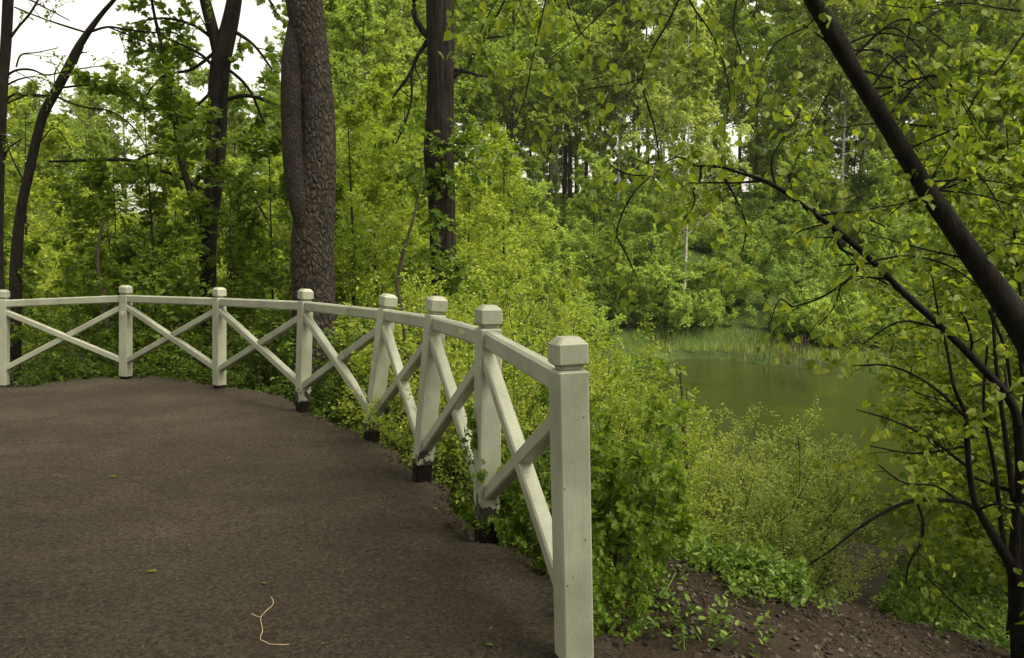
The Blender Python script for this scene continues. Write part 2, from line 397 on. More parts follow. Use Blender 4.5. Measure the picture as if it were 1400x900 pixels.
# ------------------------------------------------------------------ ground levels
WZ = -2.65
POND = np.array([(2.2, 13), (3.6, 11.2), (4.9, 10.4), (7, 10.6), (10, 11.6), (16, 14), (24, 20), (22, 26), (17.5, 27.6), (13.5, 29), (11.5, 31.5), (9.5, 34), (7.2, 34.8), (4.5, 31), (2.5, 24), (1.2, 18)])
edge_px = [(0, 527), (60, 523), (130, 517), (170, 514), (210, 513), (250, 519), (300, 528), (340, 532), (385, 541), (425, 560), (450, 575), (500, 595), (542, 616), (549, 632), (590, 655), (612, 674), (638, 702), (652, 722), (690, 740), (735, 752)]
TZ = .05
edge = [Pz(a, b, TZ)[:2] for a, b in edge_px]
edge = [(-12, 8.4), (-9, 9.0)] + [tuple(e) for e in edge] + [(.25, 3.5), (.42, 3.0), (.46, 2.5), (.5, 1.5), (.6, 0), (.8, -3), (.8, -8), (-12, -8)]
TER = np.array(edge)

def polydist(x, y, poly):
    """signed distance, negative inside"""
    x = np.asarray(x, float); y = np.asarray(y, float)
    d = np.full(x.shape, 1e9); ins = np.zeros(x.shape, bool)
    for i in range(len(poly)):
        ax, ay = poly[i]; bx, by = poly[(i + 1) % len(poly)]
        ex, ey = bx - ax, by - ay
        t = np.clip(((x - ax) * ex + (y - ay) * ey) / (ex * ex + ey * ey), 0, 1)
        d = np.minimum(d, (x - ax - t * ex) ** 2 + (y - ay - t * ey) ** 2)
        c = ((ay > y) != (by > y))
        with np.errstate(divide='ignore', invalid='ignore'):
            xx = ax + (y - ay) * ex / (ey if ey != 0 else 1e-9)
        ins ^= c & (x < xx)
    return np.where(ins, -1, 1) * np.sqrt(d)

def gz(x, y):
    x = np.asarray(x, float); y = np.asarray(y, float)
    s = polydist(x, y, TER); pd = polydist(x, y, POND)
    so_ = np.maximum(s, 0)
    left = -.14 - .45 * sstep(0, .7, so_) - .24 * np.maximum(so_ - .4, 0)
    L = y - (3.95 + .30 * x)
    right = -.0 - .36 * np.maximum(x - .45, 0) - .34 * sstep(0, .9, L) - .42 * np.maximum(L, 0)
    w_ = sstep(.25, .95, x + .12 * (y - 3)) 
    z = left * (1 - w_) + right * w_
    z = np.where(s < 0, np.where(x > .1, np.minimum(z, -.02), z), z)
    floor = np.maximum(-2.35, WZ + .08 + .10 * np.clip(pd, 0, 3))
    k = .25
    hh = np.clip(.5 + .5 * (z - floor) / k, 0, 1)
    z = floor * (1 - hh) + z * hh + k * hh * (1 - hh)
    ys = 36 - 10 * sstep(-2, -14, x) + 0 * x - 6 * sstep(16, 30, x)
    hill = .30 * np.clip(y - ys, 0, 33) * (1 - .25 * sstep(0, -25, x)) - .25 * np.maximum(y - ys - 42, 0)
    hill = np.maximum(hill, -8)
    z = z + hill
    z = z + (fbm(x * .5, y * .5, 4, 3) - .47) * .35 * sstep(.5, 4, s) * sstep(0, 2, pd) + (fbm(x * 3.1, y * 3.1, 3, 9) - .44) * .09 * sstep(.1, .6, s)
    z = np.where(pd < 0, WZ + .08 + np.maximum(.5 * pd, -1.2), z)
    return z

def axis(a, b, fine, c0, c1, g=1.09):
    v = list(np.arange(c0, c1, fine)); st = fine; x = c1
    while x < b: v.append(x); st *= g; x += st
    st = fine; x = c0 - fine
    while x > a: v.insert(0, x); st *= g; x -= st
    return np.array([a] + v + [b])
gx = axis(-600, 600, .09, -2, 6.5, 1.045); gy = axis(-400, 900, .09, 1.0, 9, 1.035)
X, Y = np.meshgrid(gx, gy)
Z = gz(X, Y)
Z = np.where(Y > 150, Z.clip(-20, 8), Z)
mb = MB(); nx, ny = len(gx), len(gy)
ii = np.arange(ny - 1)[:, None] * nx + np.arange(nx - 1)[None]
mb.add(np.stack([X, Y, Z], -1), np.stack([ii, ii + 1, ii + nx + 1, ii + nx], -1).reshape(-1, 4))
me = mb.mesh("ground", M['forest'], True)
PATHC = [(2.05, 4.5), (2.6, 5.9), (3.1, 7.2), (3.7, 8.6), (4.5, 9.9), (5.2, 10.6)]
def pathd(x, y):
    d = np.full(np.shape(x), 1e9)
    for (ax, ay), (bx, by) in zip(PATHC[:-1], PATHC[1:]):
        ex, ey = bx - ax, by - ay
        t = np.clip(((x - ax) * ex + (y - ay) * ey) / (ex * ex + ey * ey), 0, 1)
        d = np.minimum(d, np.hypot(x - ax - t * ex, y - ay - t * ey))
    return d
Ls = Y - (3.95 + .30 * X)
nzz = (fbm(X * 2, Y * 2, 4, 5) - .47)
soil = np.maximum((X > .2) * sstep(.9, -.1, Ls + 1.2 * nzz), sstep(.75, .45, pathd(X, Y) + .5 * nzz))
soil = np.maximum(soil, sstep(1.2, .2, polydist(X, Y, TER)))
soil = np.maximum(soil, sstep(.55, .62, fbm(X * .6, Y * .6, 4, 21)) * .6)
at = me.attributes.new("soil", 'FLOAT', 'POINT'); at.data.foreach_set("value", soil.ravel().astype(np.float32))
o = link("ground", me); o["kind"] = "structure"

# trodden path down to the water
PC = resample(np.array([(2.62, 5.95, 0), (2.85, 6.5, 0), (3.1, 7.2, 0), (3.7, 8.6, 0), (4.5, 9.9, 0), (5.2, 10.7, 0)]), 90)
tn = norm(np.gradient(PC, axis=0)); sn = np.stack([tn[:, 1], -tn[:, 0], 0 * tn[:, 0]], -1)
wl = .36 + .35 * (fbm(PC[:, 1] * 2, PC[:, 0], 3, 201) - .2); wr = .36 + .35 * (fbm(PC[:, 1] * 2 + 40, PC[:, 0], 3, 202) - .2)
cols = np.linspace(0, 1, 14); G = PC[:, None] + sn[:, None] * (-wl[:, None, None] + (wl + wr)[:, None, None] * cols[None, :, None])
edge_ = np.minimum(cols, 1 - cols) * 14
ends = np.minimum(np.arange(90), np.arange(90)[::-1])[:, None]
G[..., 2] = gz(G[..., 0], G[..., 1]) + .012 - .05 * ((edge_[None] < .5) | (ends < 2))
mb = MB(); i_ = np.arange(89)[:, None] * 14 + np.arange(13)[None]
mb.add(G, np.stack([i_, i_ + 1, i_ + 15, i_ + 14], -1).reshape(-1, 4))
o = link("path", mb.mesh("path", M['pathsoil'], True)); o["kind"] = "structure"

# pond
mb = MB()
def blob(poly, grow_=1.0, n=200):
    c = poly.mean(0); pts = resample(np.c_[np.vstack([poly, poly[:1]]), np.zeros(len(poly) + 1)], n)[:-1, :2]
    return c + (pts - c) * grow_, c
pts, c = blob(POND, 1.12)
V = [(c[0], c[1], WZ)]; F = []
for fr in (.5, 1.0):
    for p in pts: V.append((c[0] + (p[0] - c[0]) * fr, c[1] + (p[1] - c[1]) * fr, WZ))
n_ = len(pts)
mb.v.append(np.array(V)); mb.n = len(V)
mb.f.append(np.array([(0, 1 + i, 1 + (i + 1) % n_) for i in range(n_)])[:, ::1])
mb.f.append(np.array([(1 + i, 1 + n_ + i, 1 + n_ + (i + 1) % n_, 1 + (i + 1) % n_) for i in range(n_)]))
m, n, out = mat("pond_water")
b = node(n, "ShaderNodeBsdfPrincipled", Roughness=.03); b.inputs["Base Color"].default_value = (.026, .030, .007, 1); b.inputs["IOR"].default_value = 1.33
g = node(n, "ShaderNodeNewGeometry")
mp = node(n, "ShaderNodeMapping"); mp.inputs["Scale"].default_value = (1.0, 2.2, 1); n.links.new(g.outputs["Position"], mp.inputs[0])
nz = node(n, "ShaderNodeTexNoise", Scale=3.2, Detail=5.0, Roughness=.6); n.links.new(mp.outputs[0], nz.inputs[0])
pz = node(n, "ShaderNodeTexNoise", Scale=.35, Detail=3.0); n.links.new(g.outputs["Position"], pz.inputs[0])
pm = node(n, "ShaderNodeMapRange"); pm.inputs[1].default_value = .38; pm.inputs[2].default_value = .62; pm.inputs[3].default_value = .12; pm.inputs[4].default_value = .75; n.links.new(pz.outputs[0], pm.inputs[0])
bp = node(n, "ShaderNodeBump", Distance=.035); n.links.new(pm.outputs[0], bp.inputs["Strength"]); n.links.new(nz.outputs[0], bp.inputs["Height"]); n.links.new(bp.outputs[0], b.inputs["Normal"])
n.links.new(b.outputs[0], out.inputs[0])
o = link("water", mb.mesh("water", m, False)); o["kind"] = "structure"

# terrace: ragged crust with real relief, conforming to its edge
dense = []
for i in range(len(TER)):
    a, b_ = TER[i], TER[(i + 1) % len(TER)]
    near = (min(a[1], b_[1]) > 2.4 and min(a[0], b_[0]) > -8)
    k = max(1, int(np.hypot(*(b_ - a)) / (.025 if near else .4)))
    for t in range(k): dense.append(a + (b_ - a) * t / k)
dense = np.array(dense); nb = len(dense)
cT = np.array([-2.2, 2.0])
rag = (fbm(dense[:, 0] * 5, dense[:, 1] * 5, 4, 31) - .47) * .30 + (fbm(dense[:, 0] * 21, dense[:, 1] * 21, 3, 35) - .44) * .12
dn = norm(dense - cT)
dense = dense + dn * rag[:, None]
fr = np.concatenate([np.linspace(.02, .85, 120), np.linspace(.855, 1, 60)])
XX = cT[0] + (dense[None, :, 0] - cT[0]) * fr[:, None]; YY = cT[1] + (dense[None, :, 1] - cT[1]) * fr[:, None]
def tz(x, y):
    z = TZ - .05 * sstep(-.5, .4, x) + (fbm(x * .9, y * .9, 3, 41) - .47) * .035 + (fbm(x * 9, y * 9, 3, 44) - .44) * .010 + (fbm(x * 40, y * 40, 2, 47) - .4) * .005
    return z
ZZ = tz(XX, YY)
ed = (1 - fr)[:, None] * np.hypot(dense[:, 0] - cT[0], dense[:, 1] - cT[1])[None]
ZZ = ZZ - .025 * sstep(.12, 0, ed) + (fbm(XX * 7, YY * 7, 3, 50) - .4) * .06 * sstep(.5, .05, ed)
lip = np.stack([XX[-1] - dn[:, 0] * .02, YY[-1] - dn[:, 1] * .02, ZZ[-1] - .06], -1)
low = np.stack([XX[-1] - dn[:, 0] * .10, YY[-1] - dn[:, 1] * .10, ZZ[-1] - .45], -1)
G = np.concatenate([np.stack([XX, YY, ZZ], -1), lip[None], low[None]], 0)
mb = MB(); K_ = len(G)
i = np.arange(K_ - 1)[:, None]; j = np.arange(nb)[None]
q = np.stack([i * nb + j, (i + 1) * nb + j, (i + 1) * nb + (j + 1) % nb, i * nb + (j + 1) % nb], -1).reshape(-1, 4)
mb.add(G, q)
mb.v.append(np.array([[cT[0], cT[1], float(tz(cT[0], cT[1]))]])); cidx = mb.n; mb.n += 1
mb.f.append(np.array([(cidx, a, (a + 1) % nb) for a in range(nb)]))
me = mb.mesh("terrace", M['terrace'], True)
o = link("terrace_pavement", me); o["kind"] = "structure"

# ------------------------------------------------------------------ fence
POSTS = [((4, 526), (4, 396), 9.5), ((172, 514), (172, 390), 9.55), ((300, 526), (300, 393), 8.75), ((414, 553), (418, 395), 7.4),
         ((508, 596), (532, 402), 6.15), ((577, 650), (598, 405), 5.0), ((665, 724), (668, 417), 3.95), ((785, 897), (776, 460), 2.75)]
base = [P(*a, d) for a, b_, d in POSTS]; top = [P(*b_, d) for a, b_, d in POSTS]
base.insert(0, base[0] + np.array([-1.5, -.35, 0])); top.insert(0, top[0] + np.array([-1.5, -.35, 0]))
base.insert(0, base[0] + np.array([-1.45, -.6, 0])); top.insert(0, top[0] + np.array([-1.45, -.6, 0]))
fence = empty("railing_fence", (0, 0, 0), "weathered white wooden railing with crossed braces curving round the edge of the terrace", "fence")

def frame_pts(sec, A, B, u, v):
    return [A + a * u + b_ * v for a, b_ in sec]

def beam(mb, A, B, wid, hei, side, ch=.008, caps=True, segs=1):
    """chamfered box beam from A to B; side: direction of its width"""
    A = np.array(A, float); B = np.array(B, float)
    d = norm(B - A); s = norm(side - (side @ d) * d); u = np.cross(d, s)
    a, b_ = wid / 2, hei / 2
    sec = [(a - ch, b_), (-a + ch, b_), (-a, b_ - ch), (-a, -b_ + ch), (-a + ch, -b_), (a - ch, -b_), (a, -b_ + ch), (a, b_ - ch)]
    rows = [[A + (B - A) * t / segs + x * s + y * u for x, y in sec] for t in range(segs + 1)]
    V = np.array(rows).reshape(-1, 3); F = []
    for k in range(segs):
        for j in range(8): F.append((k * 8 + j, k * 8 + (j + 1) % 8, (k + 1) * 8 + (j + 1) % 8, (k + 1) * 8 + j))
    off = mb.n; mb.add(V, F)
    if caps:
        mb.f.append(np.array([[off + j for j in range(7, -1, -1)]])); mb.f.append(np.array([[off + segs * 8 + j for j in range(8)]]))

def loft(mb, org, ax, s, u, prof, ch):
    """square rings: prof = [(z, halfwidth)], chamfer ch; closed ends"""
    rows = []
    for z, a in prof:
        c = min(ch, a * .45)
        sec = [(a - c, a), (-a + c, a), (-a, a - c), (-a, -a + c), (-a + c, -a), (a - c, -a), (a, -a + c), (a, a - c)]
        rows.append([org + ax * z + x * s + y * u for x, y in sec])
    V = np.array(rows).reshape(-1, 3); F = []
    for k in range(len(prof) - 1):
        for j in range(8): F.append((k * 8 + j, k * 8 + (j + 1) % 8, (k + 1) * 8 + (j + 1) % 8, (k + 1) * 8 + j))
    off = mb.n; mb.add(V, F)
    mb.f.append(np.array([[off + j for j in range(7, -1, -1)]])); mb.f.append(np.array([[off + (len(prof) - 1) * 8 + j for j in range(8)]]))

NP = len(base); dirs = []
for i in range(NP):
    a = base[max(i - 1, 0)]; c = base[min(i + 1, NP - 1)]; d = (c - a); d[2] = 0; dirs.append(norm(d))
HW = .056
rs = np.random.RandomState(5)
post_objs = []
for i in range(NP):
    ax = norm(top[i] - base[i]); L = np.linalg.norm(top[i] - base[i])
    s = norm(dirs[i] - (dirs[i] @ ax) * ax); u = np.cross(ax, s)
    # bodies: painted shaft, dark foot below the paint where the terrace edge has crumbled
    foot = {5: .03, 6: .05, 7: .08, 8: .06}.get(i, .0)
    hb = L - .115
    mb = MB(); loft(mb, base[i], ax, s, u, [(foot + .0, HW), (hb * .5, HW), (hb - .008, HW), (hb, HW - .008), (hb + .001, HW - .014)], .007)
    p = link("post", mb.mesh("post", M['worn_paint' if foot else 'paint']), fence); post_objs.append(p)
    mb = MB(); c0 = hb + .002
    loft(mb, base[i], ax, s, u, [(c0, HW - .018), (c0 + .012, HW - .016), (c0 + .013, HW - .010), (c0 + .022, HW + .001), (c0 + .088, HW + .001), (c0 + .100, HW - .010), (c0 + .112, HW - .022)], .008)
    link("cap", mb.mesh("cap", M['paint']), p)
    mb = MB(); loft(mb, base[i], ax, s, u, [(-.5, HW - .004), (foot + .0 if foot else -.01, HW - .004)], .012)
    link("foot", mb.mesh("foot", M['tar']), p)
def at_h(i, f): return base[i] + (top[i] - base[i]) * f
for i in range(NP - 1):
    A = at_h(i, .852); B = at_h(i + 1, .852); d = norm(B - A); side = norm(np.cross(d, [0, 0, 1.]))
    mb = MB(); beam(mb, A + d * HW * .75, B - d * HW * .75, .062, .088, side, .012)
    r_ = link("rail", mb.mesh("rail", M['paint']), fence)
    if i == 7:   # faint scratches on the rail facing the terrace
        mb = MB(); up = np.cross(side, d); mid = A + (B - A) * .66
        nrm_ = side if (np.array([0, 0, 1.4]) - mid) @ side > 0 else -side
        for k in range(7):
            q0 = mid + d * (k * .018 - .06) + nrm_ * .0325 + up * rs.uniform(-.012, .012)
            tubes(mb, np.array([q0, q0 + d * .008 + up * .012, q0 + d * .015 - up * .008, q0 + d * .02 + up * .004]), np.full(4, .0018), 4)
        link("scratch_mark", mb.mesh("scratch_mark", M['scratch']), r_)
    for k, (f0, f1, of) in enumerate(((.765, .17, .006), (.17, .765, -.006))):
        A = at_h(i, f0); B = at_h(i + 1, f1); dd = norm(B - A); h = norm(np.cross(d, [0, 0, 1.]))
        up = norm(np.cross(dd, h))
        mb = MB(); beam(mb, A + d * HW * .6 + h * of, B - d * HW * .6 + h * of, .064, .066, h, .008)
        link("brace", mb.mesh("brace", M['paint']), fence)
# heart scratched into the paint of one post
i = 3; mb = MB()
ax = norm(top[i] - base[i]); s = norm(dirs[i] - (dirs[i] @ ax) * ax); u = np.cross(ax, s)
cands = [s, -s, u, -u]; fwd = np.array([0, 0, 1.42]) - at_h(i, .7)
nf = max(cands, key=lambda c_: c_ @ fwd); tx = np.cross(nf, ax)
t = np.linspace(0, 2 * np.pi, 40)
for sc_, dy in ((.0025, 0), (.0013, 0)):
    hx = 16 * np.sin(t) ** 3; hy = 13 * np.cos(t) - 5 * np.cos(2 * t) - 2 * np.cos(3 * t) - np.cos(4 * t)
    C = at_h(i, .70) + nf * (HW + .001) + np.outer(hx * sc_ * .95, tx) + np.outer(hy * sc_ * .7, ax)
    tubes(mb, C, np.full(len(t), .0022), 4)
link("heart_mark", mb.mesh("heart_mark", M['scratch']), post_objs[i])

# ------------------------------------------------------------------ plant kinds
def bezier_trunk(rs, H, r0, lean=0, wob=.02, K=16):
    z = np.linspace(-.3, H, K)
    ph = rs.rand(4) * 6.28
    x = lean * np.maximum(z / H, 0) ** 1.3 * H + wob * H * .4 * (np.sin(z / H * 5 + ph[0]) - np.sin(ph[0])) * .5
    y = wob * H * .4 * (np.sin(z / H * 4 + ph[1]) - np.sin(ph[1])) * .5
    C = np.stack([x, y, z], -1)[None]
    r = r0 * (1 - .88 * np.clip(z / H, 0, 1) ** .9); r[0] *= 1.35; r[1] *= 1.1
    return C, r[None]

def make_tree(seed, H, r0, cb, spread, n1, n2, n3, nl, ls, leaf, lmat, wmat, kind='quad', a1=62, trop=.03, flat=.5, droop=-.15, lean=0., wob=.02, twigs=False, shape=.7, ltrop=0.0, up=.9, jit=.05, S0=8):
    rs = np.random.RandomState(seed)
    C0, R0 = bezier_trunk(rs, H, r0, lean, wob)
    wood = MB(); lf = MB(); tubes(wood, C0, R0, S0)
    # limbs: longest low in the crown, shorter to the top
    C1, R1 = kids(rs, C0, R0, n1, cb, .98, spread, a1, 8, .10, trop, .35, shape, .42, .004 * H / 10)
    tubes(wood, C1, R1, 5)
    L1 = np.linalg.norm(C1[:, -1] - C1[:, 0], axis=1)
    C2, R2 = kids(rs, C1, R1, n2, .15, 1.0, L1 * .5, 48, 6, .14, trop * .5 + ltrop, flat, .4, .5, .0025 * H / 10)
    tubes(wood, C2, R2, 3)
    L2 = np.linalg.norm(C2[:, -1] - C2[:, 0], axis=1)
    C3, R3 = kids(rs, C2, R2, n3, .1, 1.0, L2 * .55, 45, 4, .18, ltrop, flat, .3, .5, .0012 * H / 10)
    if twigs: tubes(wood, C3, R3, 3)
    leaf_on(rs, lf, C3, nl, ls, kind, .1, droop, up, jit)
    leaf_on(rs, lf, C2, max(2, nl // 2), ls, kind, .3, droop, up, jit)
    return wood.mesh(leaf + "_trunk", wmat, True), lf.mesh(leaf + "_crown", lmat)

def make_shrub(seed, H, n0, r0, spreadang, n1, n2, nl, ls, leaf, lmat, wmat, kind='quad', trop=.04, up=.8, droop=-.1, fromt=.15, l1=.45, jit=.02, twigs=True, width=.15, flat=.8):
    rs = np.random.RandomState(seed)
    az = rs.rand(n0) * 6.283; a = np.radians(spreadang) * np.sqrt(rs.rand(n0))
    d = np.stack([np.sin(a) * np.cos(az), np.sin(a) * np.sin(az), np.cos(a)], -1)
    st = np.stack([rs.normal(0, width, n0), rs.normal(0, width, n0), np.full(n0, -.1)], -1)
    L = H * (.6 + .45 * rs.rand(n0))
    C0 = grow(rs, st, d, L, 9, .07, trop); R0 = r0 * np.linspace(1, .25, 9)[None] * (.6 + .6 * rs.rand(n0, 1))
    wood = MB(); lf = MB(); tubes(wood, C0, R0, 4)
    C1, R1 = kids(rs, C0, R0, n1, fromt, 1.0, L * l1, 42, 6, .13, trop, flat, .65, .5, .0012)
    tubes(wood, C1, R1, 3)
    L1 = np.linalg.norm(C1[:, -1] - C1[:, 0], axis=1)
    C2, R2 = kids(rs, C1, R1, n2, .15, 1.0, L1 * .5, 42, 4, .15, trop, flat, .4, .5, .0008)
    if twigs: tubes(wood, C2, R2, 3)
    leaf_on(rs, lf, C2, nl, ls, kind, .05, droop, up, jit)
    leaf_on(rs, lf, C1, nl, ls, kind, .4, droop, up, jit)
    return wood.mesh(leaf + "_stems", wmat, True), lf.mesh(leaf + "_foliage", lmat)

def plant(name, kindmesh, x, y, label, cat, group=None, sc=1., rz=None, parts=('trunk', 'crown'), dz=0., tilt=(0, 0)):
    z = float(gz(np.array([x]), np.array([y]))[0]) + dz
    if z < WZ - .1 : z = WZ
    rz = R.rand() * 6.283 if rz is None else rz
    e = empty(name, (x, y, z), label, cat, group, rz, sc)
    e.rotation_euler = (tilt[0], tilt[1], rz)
    a = link(parts[0], kindmesh[0], e); b = link(parts[1], kindmesh[1], e)
    return e
def XD(px, d): return (px - 700) / FPX * d, d

KD = {}
KD['far'] = [make_tree(101 + k, 19, .17, .34, 4.8, 26, 7, 6, 20, .155, 'far_tree', M['far_leaf'], M['farbark'], 'clump', 58, .03, .5, wob=.03) for k in range(4)]
KD['farpale'] = [make_tree(111 + k, 19, .11, .22, 3.8, 34, 7, 5, 19, .15, 'birch_tree', M['pale_leaf'], M['birch'], 'clump', 50, .05, .6, -.5, ltrop=-.22, wob=.02) for k in range(2)]
KD['under'] = [make_tree(121 + k, 7, .07, .12, 2.4, 20, 6, 5, 17, .12, 'small_tree', M['bank_leaf'], M['farbark'], 'clump', 60, .04, .35, wob=.03) for k in range(2)]
KD['underlime'] = [make_tree(131 + k, 7, .06, .15, 2.3, 18, 6, 6, 15, .10, 'lime_tree', M['lime_leaf'], M['bark'], 'quad', 58, .04, .4, wob=.04) for k in range(2)]
KD['sapling'] = [make_tree(141 + k, 4.2, .03, .12, 1.5, 16, 6, 5, 9, .085, 'sapling', M['mid_leaf'], M['bark'], 'oval', 60, .03, .35, wob=.06, twigs=True, jit=.02) for k in range(3)]
KD['linden'] = [make_tree(151 + k, 4.6, .03, .08, 1.6, 18, 7, 6, 8, .055, 'linden_sapling', M['linden_leaf'], M['bark'], 'heart', 60, .02, .35, -.45, wob=.06, twigs=True, jit=.02) for k in range(2)]
KD['farbush'] = [make_shrub(161 + k, 3.0, 16, .03, 55, 7, 5, 15, .11, 'far_bush', M['bank_leaf'], M['farbark'], 'clump', twigs=False, jit=.06, width=.4) for k in range(2)]
KD['dark'] = [make_shrub(171 + k, 1.7, 16, .011, 48, 7, 5, 7, .062, 'dark_shrub', M['dark_leaf'], M['twig'], 'oval', width=.25) for k in range(3)]
KD['mid'] = [make_shrub(181 + k, 2.2, 16, .014, 45, 8, 5, 8, .065, 'green_shrub', M['mid_leaf'], M['twig'], 'oval', width=.3) for k in range(2)]
KD['yellow'] = [make_shrub(191 + k, 2.35, 26, .010, 40, 11, 5, 9, .038, 'yellow_shrub', M['lime_leaf'], M['twig'], 'quad', width=.3, l1=.3, fromt=.1) for k in range(2)]
KD['fine'] = [make_shrub(201 + k, 2.0, 26, .013, 55, 9, 6, 9, .036, 'fine_shrub', M['pale_leaf'], M['twig'], 'quad', width=.3, fromt=.22, l1=.42) for k in range(2)]
KD['maple'] = [make_shrub(211 + k, 1.5, 9, .008, 34, 8, 5, 5, .062, 'maple_shrub', M['maple_leaf'], M['twig'], 'maple', width=.12, fromt=.15, l1=.35, up=1.0, droop=-.3) for k in range(2)]
KD['maple2'] = [make_shrub(215, 1.7, 10, .010, 32, 7, 4, 6, .075, 'young_maple', M['maple_leaf'], M['twig'], 'maple', width=.15, fromt=.15, l1=.35, up=1.0, droop=-.3)]
KD['herb'] = [make_shrub(221 + k, .38, 14, .004, 60, 3, 3, 4, .07, 'herb', M['herb_leaf'], M['twig'], 'oval', width=.10, fromt=.2, l1=.35, up=1.0) for k in range(2)]

def scatter(n, px0, px1, d0, d1, mind, rs, ok=None):
    pts = []
    for _ in range(n * 40):
        if len(pts) >= n: break
        d = math.sqrt(rs.uniform(d0 * d0, d1 * d1)); x, y = XD(rs.uniform(px0, px1), d)
        if all((x - a) ** 2 + (y - b) ** 2 > mind ** 2 for a, b in pts) and (ok is None or ok(x, y)): pts.append((x, y))
    return pts
def dry(x, y, m=.6): return polydist(np.array([x]), np.array([y]), POND)[0] > m and polydist(np.array([x]), np.array([y]), TER)[0] > .5
SH = ('stems', 'foliage')
S_ = np.random.RandomState(77)

for k, (x, y) in enumerate(scatter(60, 400, 1580, 52, 84, 2.6, S_)):
    plant('young_tree', KD['under'][k % 2], x, y, "low green tree under the tall ones high on the slope beyond the pond", "tree", "understorey high on the far slope", S_.uniform(.45, .8))
# the wood on the slope across the pond
for k, (x, y) in enumerate(scatter(78, 430, 1580, 47, 92, 3.6, S_)):
    plant('broadleaf_tree', KD['far'][k % 4], x, y, "tall leafy tree with a dark trunk in the wood on the slope beyond the pond", "tree", "tall trees of the wood beyond the pond", S_.uniform(.85, 1.2))
for px, d, s in ((935, 40, .85), (905, 52, 1.05), (843, 56, 1.0), (1147, 55, 1.1), (1190, 60, 1.0), (1340, 50, .9), (760, 60, 1.0)):
    x, y = XD(px, d)
    lab = {935: "slim white birch with a crooked base on the far bank near the water's edge", 905: "tall white birch rising in the middle of the wood, trunk broken up by leaves", 843: "pale birch left of the tall white one in the wood", 1147: "thin pale birch against the sky gap left of the leaning trunk", 1190: "pale grey birch just right of the sky gap in the far wood", 1340: "pale birch trunk high in the wood near the right edge", 760: "pale birch deep in the wood above the round young tree"}[px]
    plant('birch_tree', KD['farpale'][k % 2], x, y, lab, "birch", None, s); k += 1
for k, (x, y) in enumerate(scatter(46, 380, 1560, 36.5, 62, 3.0, S_, lambda x, y: dry(x, y, 3))):
    plant('young_tree', KD['under'][k % 2], x, y, "low bushy green tree on the slope across the pond below the tall trees", "tree", "low trees on the slope across the pond", S_.uniform(.6, 1.1))
for k, (x, y) in enumerate(scatter(130, 480, 1580, 33, 60, 1.9, S_, lambda x, y: dry(x, y, 2.2 if x < 9.5 else 3.0))):
    plant('bush', KD['farbush'][k % 2], x, y, "rounded green bush on the far bank above the grassy strip", "bush", "bushes along the far bank", S_.uniform(.5, 1.0), parts=SH)
def sc_left(x, y):
    px = 700 + x / y * FPX
    el = 12.8 + 2.2 * np.clip((px - 130) / 120, 0, 1) + 9 * max(0, (px - 400) / 130.0)
    return max(.25, (1.42 + y * math.tan(rad(el)) - float(gz(np.array([x]), np.array([y]))[0])) / 19.5)
for k, (x, y) in enumerate(scatter(70, 620, 1580, 36, 58, 1.5, S_, lambda x, y: dry(x, y, 3.4))):
    plant('bush', KD['farbush'][k % 2], x, y, "small rounded bush filling the gaps on the far slope", "bush", "small bushes filling the far slope", S_.uniform(.35, .6), parts=SH)
# left hillside
for k, (x, y) in enumerate(scatter(34, -120, 520, 27, 52, 3.2, S_)):
    plant('broadleaf_tree', KD['far'][k % 4], x, y, "leafy tree on the wooded hillside beyond the left part of the fence", "tree", "trees on the left hillside", sc_left(x, y) * S_.uniform(.8, 1.05))
for k, (x, y) in enumerate(scatter(30, -60, 640, 17, 30, 2.4, S_, lambda x, y: dry(x, y, 2))):
    plant('young_tree', KD['underlime'][k % 2], x, y, "yellow green young tree in the hollow behind the left part of the fence", "tree", "yellow green young trees in the hollow", S_.uniform(.6, 1.05))
for px, d, s in ((520, 16, .95), (560, 19, 1.1), (640, 22, 1.0), (690, 26, 1.1), (480, 14, .8), (660, 30, 1.15)):
    x, y = XD(px, d)
    plant('young_tree', KD['underlime'][k % 2], x, y, "bright lime green young tree between the pine and the pond", "tree", "lime green young trees between the pine and the pond", s); k += 1
x, y = XD(740, 36); plant('young_tree', KD['under'][0], x, y, "round crowned pale green young tree with layered branches across the pond", "tree", None, 1.0)
# thicket behind the fence, left
for k, (x, y) in enumerate(scatter(26, -60, 470, 11.5, 16.5, 1.2, S_)):
    plant('sapling', KD['sapling'][k % 3], x, y, "leafy sapling in the thicket behind the left part of the fence", "sapling", "saplings in the thicket behind the fence", S_.uniform(.7, 1.15))
for k, (x, y) in enumerate(scatter(16, 430, 700, 8.5, 14, 1.1, S_, lambda x, y: dry(x, y) and polydist(np.array([x]), np.array([y]), TER)[0] > 1.5)):
    plant('shrub', KD['mid'][k % 2], x, y, "fresh green shrub on the slope below the middle of the fence", "shrub", "green shrubs below the middle of the fence", S_.uniform(.8, 1.2), parts=SH)
